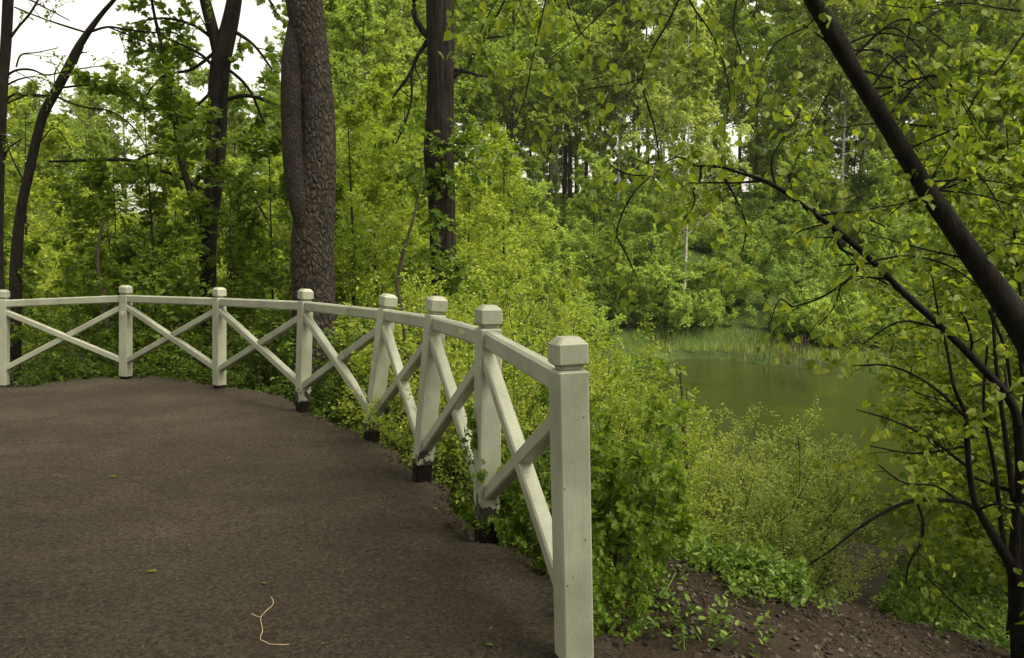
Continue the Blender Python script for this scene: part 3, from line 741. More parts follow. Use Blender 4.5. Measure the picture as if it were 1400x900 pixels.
# row just behind each bay
for k in range(2, NP - 1):
    a, b_ = base[k], base[k + 1]; nn_ = np.cross(dirs[k], [0, 0, 1.]); nn_ = -nn_ if nn_ @ (a - np.array([-2.2, 2, 0])) < 0 else nn_
    for t, off, s in (((.1, .95, .6), (.5, .85, .65), (.85, .95, .6), (.3, 1.5, 1.0), (.75, 1.6, 1.05)) if k < 4 else ((.2, .9, .5), (.7, .85, .5), (.4, 1.5, .9), (.9, 1.7, .85)) if k < 5 else ((.2, .75, .6), (.7, .75, .6), (.4, 1.5, .9), (.9, 1.6, .85)) if k < 6 else ((.2, .7, .6), (.7, .7, .55), (.4, 1.4, .75)) if k < 7 else ((.15, .6, .55), (.6, .55, .5)) if k == 7 else ((.15, .45, .42),)):
        off = max(off, s * 1.4 + .1) if k < 8 else off
        q_ = a + (b_ - a) * t + nn_ * off
        bay = {2: "first whole bay of the fence from the left", 3: "second whole bay of the fence from the left", 4: "third whole bay of the fence, left of the pine", 5: "fourth bay of the fence, right of the pine", 6: "short bay in front of the furrowed dark trunk", 7: "bay with the scratched rail", 8: "nearest bay of the fence"}[k]
        plant('shrub', KD['dark'][int(S_.rand() * 3)], q_[0], q_[1], "dark leafy shrub close behind the " + bay, "shrub", "dark shrubs behind the " + bay, s * S_.uniform(.85, 1.1), parts=SH)
# yellow-green fine-leaved thicket between the fence and the pond
for k, (px, d, s) in enumerate(((660, 8.2, 1.0), (720, 7.2, 1.05), (770, 8.4, 1.1), (820, 7.4, .9), (860, 8.6, .8), (700, 9.6, 1.2), (800, 10.2, 1.15), (880, 10.6, .75), (640, 10.5, 1.2), (745, 6.0, .8), (800, 6.0, .72), (845, 6.4, .6), (895, 7.4, .5), (690, 6.3, .9), (905, 9.6, .85))):
    x, y = XD(px, d)
    plant('shrub', KD['yellow'][k % 2], x, y, "upright shrub with tiny yellow green leaves between the end post and the pond", "shrub", "yellow green shrubs between the end post and the pond", s, parts=SH)
for k, (px, d, s) in enumerate(((1000, 8.6, 1.02), (1050, 8.8, .95), (1090, 9.6, .98), (955, 7.6, .72), (1052, 10.4, .9), (925, 9.0, .85), (1030, 7.8, .7))):
    x, y = XD(px, d)
    lab = {1050: "wide twiggy bush with tiny pale leaves at the water's edge, tallest of its clump"}.get(px, "twiggy bush with tiny pale green leaves on the near bank of the pond")
    plant('shrub', KD['fine'][k % 2], x, y, lab, "shrub", None if px == 1050 else "pale twiggy bushes on the near bank", s, parts=SH)
# maples beside the end post
for k, (px, d, s, lab) in enumerate(((838, 3.45, .72, "dark maple shrub growing tight against the right side of the end post"), (880, 3.9, .62, "dark green maple shrub just right of the one touching the end post"), (835, 3.0, .36, "small low maple seedling at the foot of the end post"), (835, 4.3, .72, "maple shrub standing behind the two near the end post"), (704, 4.02, .58, "young maple pushing its leaves through the nearest bay of the fence"))):
    x, y = XD(px, d)
    plant('maple_shrub', KD['maple'][k % 2] if k < 4 else KD['maple2'][0], x, y, lab, "shrub", None, (s * .75, s * .75, s * 1.05) if k < 4 else (.30, .30, .56), parts=SH)
# right side lindens
for k, (px, d, s) in enumerate(((1400, 7.0, .95), (1450, 6.4, 1.1), (1385, 9.4, 1.15), (1400, 8.4, 1.3), (1490, 7.5, 1.3), (1440, 5.6, .9), (1345, 12.0, 1.3), (1420, 12, 1.6), (1520, 10, 1.6))):
    x, y = XD(px, d)
    plant('linden_sapling', KD['linden'][k % 2], x, y, "bushy young linden with heart shaped leaves on the right bank under the leaning trunk", "sapling", "young lindens on the right bank", s, tilt=(0, -.08))

print("counts", len(D.objects))


# ------------------------------------------------------------------ trees traced limb by limb
def limb(pts, d, n=None):
    """pts: (px, py, width px[, depth]) -> centre line and radii"""
    q = []
    for p in pts:
        dd = p[3] if len(p) > 3 else d
        w = P(p[0], p[1], dd); q.append((*w, p[2] / 2 / FPX * dd))
    q = resample(q, n or max(10, len(pts) * 4)); return q[:, :3], np.maximum(q[:, 3], .001)

def bumps(C, Rr, S, mb, amp, seed, knots=()):
    """trunk tube with uneven girth"""
    rs = np.random.RandomState(seed)
    off = sum(len(v) for v in mb.v); tubes(mb, C, Rr, S)
    V = mb.v[-1]; K = len(C); cen = np.repeat(C, S, 0); r = np.repeat(Rr, S)
    dv = V - cen; th = np.tile(np.arange(S) * 2 * np.pi / S, K); hgt = cen[:, 2]
    n = (fbm(np.cos(th) * 1.4 + 5, hgt * 1.6 + np.sin(th) * 1.4, 3, seed) - .44) * 2
    f = 1 + amp * n
    for kz, kt, kr, ka in knots:
        f = f + ka * np.exp(-((hgt - kz) / kr) ** 2 - ((np.angle(np.exp(1j * (th - kt)))) / .8) ** 2)
    V[:] = cen + dv * f[:, None]

def hero(name, label, cat, d, main, limbs, seed, wmat, lmat, spray, S=20, amp=.05, knots=(), bare=(), extra_wood=None):
    rs = np.random.RandomState(seed)
    C, r = limb(main, d, 60); b0 = C[0].copy()
    e = empty(name, tuple(b0), label, cat)
    wood = MB(); bumps(C - b0, r, S, wood, amp, seed, knots)
    leafy = []
    for l in limbs:
        c, rr = limb(l[0], d); c = c - b0
        tubes(wood, c, rr, 10 if rr[0] > .02 else 6)
        if l[1]: leafy.append((c, rr, l[1]))
    if extra_wood: extra_wood(wood, b0, e)
    lf = MB(); sp = spray
    for c, rr, dens in leafy:
        L = np.linalg.norm(np.diff(c, axis=0), axis=1).sum()
        m = max(2, int(L * sp['n1'] * dens))
        C1, R1 = kids(rs, c[None], rr[None], m, .12, 1., sp['l1'], sp.get('a', 50), 7, .13, sp.get('trop', -.03), sp.get('flat', .6), .3, .45, sp.get('rm', .0018))
        tubes(wood, C1, R1, 4)
        C2, R2 = kids(rs, C1, R1, sp['n2'], .15, 1., sp['l2'], 45, 5, .14, sp.get('trop', -.03), sp.get('flat', .6), .3, .5, sp.get('rm', .0018) * .6)
        tubes(wood, C2, R2, 3)
        leaf_on(rs, lf, C2, sp['nl'], sp['ls'], sp['kind'], .1, sp.get('droop', -.4), sp.get('up', .9), .008)
        leaf_on(rs, lf, C1, sp['nl'], sp['ls'], sp['kind'], .3, sp.get('droop', -.4), sp.get('up', .9), .008)
    link("trunk", wood.mesh(name + "_trunk", wmat, True), e)
    if lf.v: link("crown", lf.mesh(name + "_crown", lmat), e)
    return e

# the pine with a fused side stem
def pine_side(wood, b0, e):
    wood = MB()
    c, r = limb([(424, 335, 20, 9.86), (412, 285, 30, 9.86), (404, 235, 31, 9.88), (400, 180, 29, 9.9), (399, 120, 29, 9.9), (400, 75, 27, 9.92), (403, 40, 20, 9.94), (408, 5, 14, 10.0), (414, -30, 8, 10.0)], 9.9, 40)
    bumps(c - b0, r, 16, wood, .06, 8)
    link("side_stem", wood.mesh("side_stem", M['smoothbark'], True), e)
SP_PINE = dict(n1=3.2, l1=1.5, n2=6, l2=.6, nl=26, ls=.16, kind='quad', trop=.03, rm=.006)
up_limbs = [([(420, -260 - 60 * k, 14), (420 + sx * 90, -300 - 60 * k, 9), (420 + sx * 190, -310 - 60 * k, 4)], 1.0) for k, sx in enumerate((1, -1, 1, -1, 1, -1, 1, -1, 1))]
M['pine_leaf'] = leaf_mat("pine_needles", (.015, .035, .01), (.03, .06, .015), (.05, .09, .02), .2, .3)
hero("pine_tree", "thick pine trunk with scaly bark and a fused side stem behind the fence", "tree", 10,
     [(431, 560, 74), (430, 500, 64), (429, 455, 60), (429, 400, 58), (427, 340, 58), (430, 290, 54), (434, 240, 50), (436, 190, 45), (435, 150, 44), (431, 110, 43), (425, 60, 43), (418, 20, 47), (413, -20, 48), (410, -120, 46), (412, -300, 36), (418, -600, 22), (420, -860, 6)],
     up_limbs, 3, M['pine'], M['pine_leaf'], SP_PINE, 40, .05, extra_wood=pine_side)

SP_LIME = dict(n1=2.6, l1=.9, n2=5, l2=.42, nl=7, ls=.085, kind='maple', trop=.0, rm=.003, droop=-.2)
def hi_limbs(x0, w, n, rs_seed, y0=-180):
    r_ = np.random.RandomState(rs_seed); out_ = []
    for k in range(n):
        sx = (-1) ** k; y = y0 - 45 * k
        out_.append(([(x0, y, w), (x0 + sx * r_.uniform(50, 90), y - 50, w * .6), (x0 + sx * r_.uniform(130, 210), y - 90, w * .25)], .6))
    return out_
hero("furrowed_tree", "straight dark trunk with deep vertical furrows behind the short fence bays", "tree", 13,
     [(612, 560, 46), (611, 480, 40), (610, 440, 37), (608, 380, 37), (605, 320, 36), (603, 260, 38), (600, 215, 41), (601, 180, 40), (602, 140, 37), (603, 90, 36), (602, 40, 36), (601, 0, 36), (600, -200, 33), (600, -600, 18), (600, -800, 6)],
     [([(585, 50, 9), (575, 38, 8), (567, 22, 8), (566, 0, 7), (564, -60, 6)], .5), ([(585, 56, 7), (570, 78, 5), (562, 98, 5), (547, 120, 4), (536, 135, 2)], .5), ([(562, 98, 4), (563, 130, 3), (553, 170, 3), (541, 197, 2)], .5),
      ([(618, 108, 7), (640, 85, 5), (662, 50, 5), (676, 28, 4), (690, 0, 3)], 1.2), ([(640, 85, 4), (665, 53, 3), (690, 50, 2)], 1.0), ([(618, 95, 6), (640, 99, 4), (663, 105, 3), (690, 100, 2)], 1.2),
      ([(605, 190, 5, 12.9), (612, 200, 4, 12.6), (636, 222, 2, 12.4)], 4), ([(603, 185, 5, 12.9), (595, 200, 4, 12.6), (582, 232, 2, 12.4)], 4), ([(606, 245, 5, 12.9), (603, 262, 4, 12.6), (590, 285, 2, 12.4)], 4), ([(607, 320, 5, 12.9), (600, 335, 4, 12.6), (592, 365, 2, 12.4)], 4), ([(608, 340, 5, 12.9), (618, 352, 4, 12.6), (634, 382, 2, 12.4)], 4)] + hi_limbs(600, 12, 9, 5),
     4, M['furrow'], M['maple_leaf'], SP_LIME, 28, .05)
hero("forked_tree", "dark tree with two upright forks and a thin side stem curving away to the left", "tree", 13,
     [(285, 540, 34), (285, 460, 24), (285, 400, 22), (284, 350, 22), (285, 300, 23), (287, 262, 18), (289, 220, 16), (291, 180, 16), (294, 130, 18), (298, 90, 20), (304, 60, 18), (311, 30, 15), (318, 0, 15), (326, -60, 13), (330, -200, 10), (334, -420, 4)],
     [([(289, 305, 14), (297, 262, 13), (302, 215, 12), (304, 170, 12), (306, 120, 12), (311, 80, 11), (318, 45, 11), (325, 5, 10), (332, -60, 8), (345, -200, 3)], 0),
      ([(300, 80, 16), (292, 45, 15), (284, 15, 15), (277, -15, 13), (270, -90, 10), (262, -260, 4)], .35),
      ([(280, 308, 15), (270, 287, 11), (258, 255, 9), (248, 220, 9), (241, 175, 8), (234, 135, 7), (227, 95, 7), (219, 55, 5), (212, 25, 4), (204, -20, 3)], .3),
      ([(283, 265, 6), (248, 243, 5), (210, 230, 5), (185, 221, 5), (130, 219, 5), (68, 221, 3)], .12), ([(185, 221, 4), (200, 212, 4), (240, 209, 3), (283, 207, 3)], .1),
      ([(310, 136, 6), (335, 131, 5), (360, 136, 5), (388, 148, 3)], .5), ([(300, 100, 6), (275, 75, 4), (245, 60, 3), (215, 48, 2)], 2.4), ([(300, 60, 6), (265, 35, 4), (225, 25, 3), (180, 32, 2)], 2.4), ([(296, 70, 5), (262, 95, 4), (222, 105, 3), (200, 130, 2)], 1.6),
      ([(316, 40, 6), (345, 60, 4), (372, 95, 3)], 1.8), ([(306, 90, 5), (335, 115, 4), (362, 170, 3)], .8), ([(298, 230, 5), (335, 255, 4), (365, 300, 3)], .6), ([(296, 120, 5), (262, 150, 3), (240, 165, 2)], .8), ([(318, 0, 5), (270, -25, 4), (215, -15, 3)], 2.4), ([(318, 0, 5), (350, -20, 4), (375, 10, 3)], 1.6)],
     14, M['bark'], M['maple_leaf'], dict(SP_LIME, n1=2.2, l1=.65, ls=.10), 20, .05)
hero("leaning_tree", "slender dark tree on the left leaning to the right against the pale sky", "tree", 12,
     [(20, 520, 17), (21, 400, 16), (24, 330, 14), (29, 285, 12), (40, 235, 12), (50, 190, 12), (60, 155, 12), (78, 122, 12), (94, 92, 12), (107, 65, 10), (122, 42, 8), (140, 18, 6), (160, -5, 5), (190, -60, 4), (220, -140, 2)],
     [([(85, 120, 2.9), (118, 117, 2.9), (160, 128, 2.9), (190, 140, 2.2), (208, 144, 1.4)], .8), ([(76, 132, 2.9), (112, 146, 2.9), (150, 152, 2.2), (180, 172, 2.2), (198, 198, 1.4)], .8), ([(122, 44, 3.6), (148, 37, 2.9), (175, 41, 2.9), (215, 45, 2.2)], .7), ([(150, 38, 2.2), (185, 52, 2.2), (208, 63, 1.4)], .7),
      ([(103, 88, 3.6), (108, 76, 2.9), (114, 64, 2.2)], 0), ([(106, 80, 2.2), (112, 72, 2.2), (119, 72, 1.4)], 0), ([(96, 96, 2.2), (125, 92, 1.4), (165, 87, 1.1)], .5), ([(74, 120, 1.4), (76, 98, 1.4), (84, 84, 1.1)], 0), ([(70, 132, 2.9), (40, 130, 2.9), (8, 142, 2.2)], .5),
      ([(116, 44, 2.9), (90, 36, 2.9), (60, 26, 2.2), (20, 10, 2.2)], .8), ([(50, 200, 2.2), (75, 175, 1.4), (98, 205, 1.4)], .7), ([(34, 250, 2.9), (16, 215, 2.2), (8, 190, 1.4)], .5)],
     15, M['bark'], M['mid_leaf'], dict(n1=2.2, l1=.7, n2=3, l2=.3, nl=4, ls=.05, kind='oval', trop=.02, rm=.003), 14, .06)
hero("dark_tree", "dark trunk cut off by the left edge of the photo with crooked side branches", "tree", 9.5,
     [(-6, 560, 18), (-3, 400, 14), (-2, 330, 12), (0, 240, 11), (2, 170, 12), (4, 110, 13), (8, 60, 13), (11, 0, 13), (14, -90, 12), (16, -260, 8), (18, -420, 3)],
     [([(4, 108, 3.8), (20, 97, 3), (45, 96, 3), (60, 102, 2.2), (92, 97, 1.5)], .5), ([(14, 52, 3.8), (26, 36, 3), (40, 20, 3), (55, -5, 2.2)], .7), ([(2, 142, 3.8), (18, 130, 3), (45, 132, 2.2), (70, 130, 1.5)], .4), ([(22, 92, 2.2), (28, 76, 2.2), (50, 72, 1.5), (78, 66, 1.1)], 1.6),
      ([(10, -10, 3.8), (30, -5, 3), (60, 10, 2.2), (95, 28, 1.5)], .8), ([(0, 230, 3), (15, 200, 2.2), (30, 190, 1.5)], .6), ([(3, 120, 3), (28, 108, 2.2), (55, 106, 1.5), (75, 118, 1.1)], .4)],
     16, M['blackbark'], M['mid_leaf'], dict(n1=3, l1=.4, n2=3, l2=.2, nl=4, ls=.045, kind='oval', trop=.02, rm=.002), 14, .08)

# near lindens on the right
SP_LIN = dict(n1=5.2, l1=.36, n2=3, l2=.2, nl=3, ls=.045, kind='heart', trop=-.06, rm=.0011, droop=-.8, up=.5, flat=.7)
TW = [
 [(760, -90, 5), (748, -10, 4), (736, 45, 3), (725, 95, 3), (717, 137, 3), (703, 170, 1.5)],
 [(770, -90, 5), (771, -10, 4), (785, 25, 3), (800, 52, 2.5), (823, 60, 1.5)],
 [(960, -90, 6), (928, 0, 5), (912, 33, 5), (892, 67, 4.5), (877, 107, 4), (885, 142, 4), (893, 167, 3.5), (900, 205, 3), (901, 230, 1.5)],
 [(920, -90, 5), (945, 5, 4), (975, 50, 3), (992, 100, 3), (998, 140, 2.5), (990, 165, 1.5)],
 [(1015, -90, 5), (1007, 0, 4), (1003, 43, 3), (1013, 73, 3), (1005, 98, 2), (985, 120, 1.5)],
 [(877, 107, 4), (850, 116, 3), (820, 119, 3), (780, 128, 1.5)],
 [(877, 107, 3), (862, 125, 3), (856, 138, 2)],
 [(833, 225, 3), (845, 233, 4), (870, 240, 3), (893, 238, 2)],
 [(893, 238, 3), (868, 262, 3), (848, 300, 4), (843, 320, 4), (855, 345, 4), (872, 382, 2)],
 [(845, 345, 2), (830, 352, 2), (800, 362, 1.5)],
 [(1140, -90, 6), (1130, -20, 4), (1110, 30, 3), (1060, 60, 3), (1040, 95, 2)],
 [(700, -90, 5), (690, -20, 3), (668, 20, 3), (650, 60, 2)],
 [(620, -100, 5), (618, -20, 3), (630, 15, 2), (650, 25, 1.5)],
 [(840, -90, 5), (850, -10, 4), (820, 20, 3), (790, 50, 2), (740, 90, 1.5)],
 [(1400, 45, 5), (1370, 90, 5), (1335, 130, 4), (1315, 170, 4), (1290, 215, 3), (1275, 240, 2)],
 [(1140, 115, 3), (1115, 160, 3), (1090, 215, 2.5), (1075, 258, 1.5)],
 [(1230, 178, 4), (1200, 170, 3), (1150, 175, 2.5), (1105, 185, 1.5)],
 [(1420, -60, 6), (1330, -10, 4), (1270, 10, 3), (1190, 5, 2)],
 [(1440, 20, 6), (1370, 12, 4), (1310, 5, 3), (1250, 35, 2)],
]
overhead = [(1085, -70, 22, 4.2), (1000, -105, 16, 4.1), (900, -110, 13, 4.0), (780, -105, 10, 3.9), (680, -105, 7, 3.8), (560, -110, 3, 3.8)]
lim_ = [(overhead, .4)]
for t in TW: lim_.append(([(a, b_, c_ * .62) for a, b_, c_ in t], 1.15))
rsx = np.random.RandomState(8)
for k in range(20):   # side branches along the leaning stem, mostly to its right
    f = rsx.rand(); x0 = 1146 + 218 * f; y0 = 60 + 340 * f
    sx = 1 if rsx.rand() < .8 else -1; L = rsx.uniform(70, 170)
    lim_.append(([(x0, y0, 3.6), (x0 + sx * L * .5, y0 + rsx.uniform(-60, 20), 2.4), (x0 + sx * L, y0 + rsx.uniform(-70, 60), 1.3)], 1.0))
hero("leaning_linden", "black leaning linden trunk crossing the upper right corner with drooping leafy twigs", "tree", 4.2,
     [(1585, 980, 80), (1560, 860, 68), (1510, 680, 58), (1452, 545, 48), (1402, 452, 41), (1365, 400, 33), (1322, 340, 28), (1296, 302, 26), (1271, 267, 25), (1235, 208, 23), (1200, 150, 21.5), (1163, 90, 21), (1145, 56, 25), (1134, 36, 23), (1114, 5, 21), (1095, -30, 19), (1070, -70, 18), (1020, -170, 16), (990, -300, 12), (980, -420, 5)],
     lim_, 21, M['blackbark'], M['linden_leaf'], SP_LIN, 24, .09, knots=((2.25, 2.6, .05, .5),))
hz = [([(1400, 880, 24), (1396, 760, 16), (1396, 640, 15), (1385, 560, 5), (1372, 470, 5), (1353, 425, 4)], .5),
      ([(1398, 640, 15), (1385, 555, 12), (1335, 495, 10.5), (1290, 450, 9.5), (1240, 405, 9), (1192, 357, 8), (1150, 320, 8), (1110, 290, 6.5), (1076, 265, 6), (1045, 247, 6), (1010, 236, 4), (985, 228, 4), (950, 227, 2)], 1.3),
      ([(1045, 247, 5), (1010, 250, 3), (975, 250, 3), (945, 250, 2)], 2.2), ([(958, 228, 3), (957, 245, 4), (948, 262, 3), (950, 275, 2), (935, 300, 1.5)], 2.2), ([(985, 235, 4), (1005, 270, 3), (1020, 310, 2.5), (1015, 345, 1.5)], 1.8),
      ([(950, 227, 3), (930, 215, 2.5), (900, 225, 2), (860, 215, 1.5)], 2.2), ([(1060, 255, 4), (1055, 220, 3), (1070, 190, 2), (1090, 160, 1.5)], .5), ([(1120, 295, 4), (1160, 290, 3), (1210, 310, 2)], 1.8),
      ([(1140, 316, 5), (1150, 340, 4), (1172, 355, 4), (1172, 370, 4), (1152, 388, 3.5), (1120, 408, 3), (1083, 420, 2)], 1.8), ([(1083, 420, 3), (1070, 410, 2), (1050, 450, 1.5)], .8), ([(1150, 388, 3), (1140, 420, 2), (1120, 445, 1.5)], .8),
      ([(1192, 357, 4), (1240, 350, 3), (1300, 365, 3), (1330, 385, 2)], 1.0), ([(1290, 450, 4), (1230, 440, 3), (1180, 470, 2)], .9),
      ([(1388, 780, 17), (1352, 722, 12), (1334, 690, 9), (1326, 650, 8), (1322, 600, 8), (1318, 560, 6), (1308, 540, 5), (1295, 480, 4), (1283, 430, 3), (1274, 375, 2)], .6),
      ([(1340, 700, 7), (1318, 687, 6.4), (1285, 684, 6), (1250, 684, 5.6), (1210, 700, 5), (1172, 724, 4), (1142, 748, 3), (1098, 778, 2)], 0),
      ([(1253, 686, 3.5), (1262, 712, 4), (1258, 745, 3), (1243, 770, 3), (1238, 800, 2)], .08), ([(1310, 685, 4), (1280, 665, 3), (1235, 660, 3), (1200, 635, 2)], .9), ([(1325, 640, 5), (1270, 600, 4), (1220, 575, 3), (1170, 560, 2)], 1.0), ([(1320, 570, 5), (1270, 525, 4), (1215, 500, 3), (1165, 500, 2)], 1.1),
      ([(1322, 610, 4), (1250, 620, 3), (1190, 610, 2)], 1.0), ([(1400, 850, 14), (1388, 700, 9), (1375, 600, 7), (1362, 500, 5), (1355, 380, 3)], .5), ([(1410, 850, 12), (1412, 700, 9), (1405, 560, 7), (1392, 470, 5)], .4), ([(1395, 850, 10), (1372, 740, 7), (1360, 640, 6), (1345, 560, 4), (1350, 470, 3)], .5)]
hero("hazel_clump", "clump of thin dark stems at the right edge, one arching left over the path", "tree", 4.6,
     [(1402, 935, 36), (1400, 900, 32), (1396, 860, 28), (1391, 810, 23), (1388, 770, 18), (1391, 700, 14), (1397, 640, 16), (1404, 560, 12), (1410, 470, 9), (1415, 380, 4)],
     hz, 22, M['blackbark'], M['linden_leaf'], dict(SP_LIN, n1=4.4, ls=.05), 14, .08)

# tall trees added round the terrace, outside the picture, so that their crowns shade it
KD['canopy'] = [make_tree(301, 13, .22, .48, 5.6, 26, 7, 5, 12, .22, 'canopy_tree', M['mid_leaf'], M['bark'], 'clump', 62, .02, .5, wob=.03)]
for x, y, sc_, lab in ((3.0, -2.6, 1.0, "unseen tall tree beside the right rear of the terrace, its crown hanging over the end post"), (-13.6, 2.5, 1.1, "unseen tall tree beyond the left side of the terrace, its crown hanging over the path"), (1.8, -6.5, 1.0, "unseen tall tree standing behind the viewpoint on the terrace edge"), (-5.5, -9.6, 1.1, "unseen tall tree standing behind the terrace on its far side from the pond")):
    plant('broadleaf_tree', KD['canopy'][0], x, y, lab, "tree", None, sc_)

# thin bare shoots rising behind the fence
def shoot(pts, d, label, seed, lm='mid_leaf'):
    hero("young_shoot", label, "sapling", d, pts, [(pts[2:], .8)], seed, M['twig'], M[lm], dict(n1=2.5, l1=.35, n2=3, l2=.2, nl=4, ls=.07, kind='oval', trop=.02, rm=.0015), 6, .03)
shoot([(560, 560, 6), (548, 420, 5), (543, 390, 5), (556, 330, 4), (565, 300, 4), (578, 230, 2)], 8, "thin dark shoot rising between the pine and the furrowed trunk", 31)
shoot([(150, 470, 6), (140, 400, 5), (134, 370, 4), (135, 330, 4), (142, 300, 3)], 11, "thin dark shoot left of the post with the scratched heart", 32)
shoot([(178, 470, 6), (183, 400, 5), (190, 350, 4), (195, 325, 3)], 11.2, "thin dark shoot just right of the post with the scratched heart", 33)
shoot([(940, 640, 7), (935, 590, 6), (936, 560, 5), (932, 530, 4), (930, 510, 3)], 6, "lone twig standing up out of the bushes against the pond", 34)

# ------------------------------------------------------------------ ground cover, litter, bank grass
rs = np.random.RandomState(400)
def cover(n, x0, x1, y0, y1, okf, size, hmax, nl, kind, mb):
    x = rs.uniform(x0, x1, n); y = rs.uniform(y0, y1, n)
    k = okf(x, y); x, y = x[k], y[k]; N = len(x); z = gz(x, y)
    h = hmax * (.35 + .65 * rs.rand(N)) * (.5 + fbm(x * 1.3, y * 1.3, 3, 61))
    b = np.stack([x, y, z], -1)
    top_ = b + np.stack([rs.normal(0, .05, N), rs.normal(0, .05, N), h], -1)
    tubes(mb, np.stack([b, (b + top_) / 2, top_], 1), np.full((N, 3), .0022), 3)
    C = np.stack([b + (top_ - b) * .25, top_], 1)
    leaf_on(rs, mb, C, nl, size, kind, 0, -.05, 1.2, .02)
def okA(x, y):
    L = y - (3.95 + .30 * x); nz_ = fbm(x * 1.7, y * 1.7, 3, 71) - .44
    return (L + nz_ * 1.6 > .5) & (pathd(x, y) + nz_ * .4 > .42) & (polydist(x, y, POND) > .1) & (polydist(x, y, TER) > .25)
mb = MB()
cover(26000, .4, 8, 3.6, 12.5, okA, .036, .20, 9, 'oval', mb)
def crest(x, y):
    L = y - (3.95 + .30 * x); nz_ = fbm(x * 2.3, y * 2.3, 3, 75) - .44
    return (L > -.15 + nz_ * 1.3) & (L < .95) & (pathd(x, y) > .38) & (rs.rand(len(x)) < .25 + .9 * sstep(-.3, .5, L)) & (polydist(x, y, TER) > .2)
cover(5200, .6, 2.45, 3.6, 5.8, crest, .036, .24, 10, 'oval', mb)
cover(1600, 2.9, 5, 4.4, 6.4, crest, .036, .22, 10, 'oval', mb)
cover(16000, 2.6, 7.5, 4.8, 10.4, okA, .040, .30, 10, 'oval', mb)
cover(480, .45, 2.4, 3.0, 4.9, lambda x, y: (rs.rand(len(x)) < np.clip(1.25 - x * 1.0, .03, 1)) & (polydist(x, y, TER) > .2), .034, .14, 7, 'oval', mb)
o = link("ground_cover", mb.mesh("ground_cover", M['herb_leaf'])); tag(o, "low nettles and leafy weeds covering the bank right of the end post", "weeds"); o["kind"] = "stuff"
mb = MB()
cover(6500, -9, .75, 3.5, 15, lambda x, y: polydist(x, y, TER) > .38, .055, .32, 10, 'oval', mb)
o = link("undergrowth", mb.mesh("undergrowth", M['dark_leaf'])); tag(o, "dark leafy undergrowth on the ground behind the fence", "undergrowth"); o["kind"] = "stuff"
# litter on the bare soil
mb = MB(); N = 30000
x = rs.uniform(.35, 6, N); y = rs.uniform(2, 7.5, N); L = y - (3.95 + .30 * x)
k = (polydist(x, y, TER) > .02) & (L < 1.2) & (rs.rand(N) < np.where(L > -.9, 1, .35)); x, y = x[k], y[k]; N = len(x)
b = np.stack([x, y, gz(x, y) + .006], -1); a = rs.rand(N) * 6.283
leaves(mb, b, np.stack([np.cos(a), np.sin(a), rs.normal(0, .35, N)], -1), norm(np.stack([rs.normal(0, .5, N), rs.normal(0, .5, N), np.ones(N)], -1)), .008 + .03 * rs.rand(N) ** 2, 'clump')
o = link("leaf_litter", mb.mesh("leaf_litter", M['litter'])); tag(o, "brown leaf litter scattered on the bare sloping soil", "litter"); o["kind"] = "stuff"
mb = MB(); N = 5000
x = rs.uniform(-8, .4, N); y = rs.uniform(1.6, 9.5, N); k = (polydist(x, y, TER) < -.04) & (rs.rand(N) < .25 + .75 * (polydist(x, y, TER) > -.5)); x, y = x[k], y[k]; N = len(x)
b = np.stack([x, y, tz(x, y) + .004], -1); a = rs.rand(N) * 6.283
leaves(mb, b, np.stack([np.cos(a), np.sin(a), rs.normal(0, .1, N)], -1), norm(np.stack([rs.normal(0, .2, N), rs.normal(0, .2, N), np.ones(N)], -1)), .006 + .014 * rs.rand(N) ** 2, 'clump')
o = link("terrace_litter", mb.mesh("terrace_litter", M['litter'])); tag(o, "tiny brown crumbs of leaf and bark lying on the terrace", "litter"); o["kind"] = "stuff"
# dry stalk and single leaves on the terrace
pts_ = [(370, 815), (374, 823), (357, 843), (359, 862), (357, 876), (372, 883), (395, 883)]
q0 = Pz(357, 876, .05)
mb = MB(); C = resample(np.array([np.array([*Pz(a, b_, .05)[:2], 0]) for a, b_ in pts_]), 30); C[:, 2] = tz(C[:, 0], C[:, 1]) + .004 + .004 * np.abs(np.sin(np.arange(30)))
tubes(mb, C - q0, np.full(30, .0013), 5)
C2 = resample(np.array([np.array([*Pz(a, b_, .05)[:2], 0]) for a, b_ in [(357, 843), (350, 841), (344, 838)]]), 8); C2[:, 2] = tz(C2[:, 0], C2[:, 1]) + .005
tubes(mb, C2 - q0, np.full(8, .001), 5)
o = link("dry_stalk", mb.mesh("dry_stalk", M['straw'])); o.location = q0; tag(o, "thin pale dry stalk lying curled on the terrace near the bottom edge", "stalk")
for (px, py, lab, mm, sz) in ((160, 664, "small green leaf lying on the left part of the terrace", 'mid_leaf', .035), (215, 796, "small green leaf near the bottom left of the terrace", 'mid_leaf', .03), (364, 812, "tiny green leaf beside the dry stalk", 'mid_leaf', .02), (674, 895, "green leaf fragment at the bottom edge of the terrace", 'mid_leaf', .02), (598, 710, "pale yellow scrap of leaf near the crumbled terrace edge", 'grass', .02), (945, 805, "pale leaf lying on the bare soil right of the end post", 'grass', .05), (1010, 810, "yellowish leaf lying at the rim of the weeds", 'grass', .045)):
    z_ = 0 if px < 800 else -.4
    q_ = Pz(px, py, z_)
    q_[2] = (float(tz(q_[0], q_[1])) if px < 800 else float(gz(np.array([q_[0]]), np.array([q_[1]]))[0])) + .008
    mb = MB(); a = rs.rand() * 6
    leaves(mb, np.zeros((1, 3)), np.array([[math.cos(a), math.sin(a), .1]]), np.array([[.1, .1, 1.]]), np.array([sz * 1.6]), 'oval')
    o = link("fallen_leaf", mb.mesh("fallen_leaf", M[mm])); o.location = q_; tag(o, lab, "leaf")
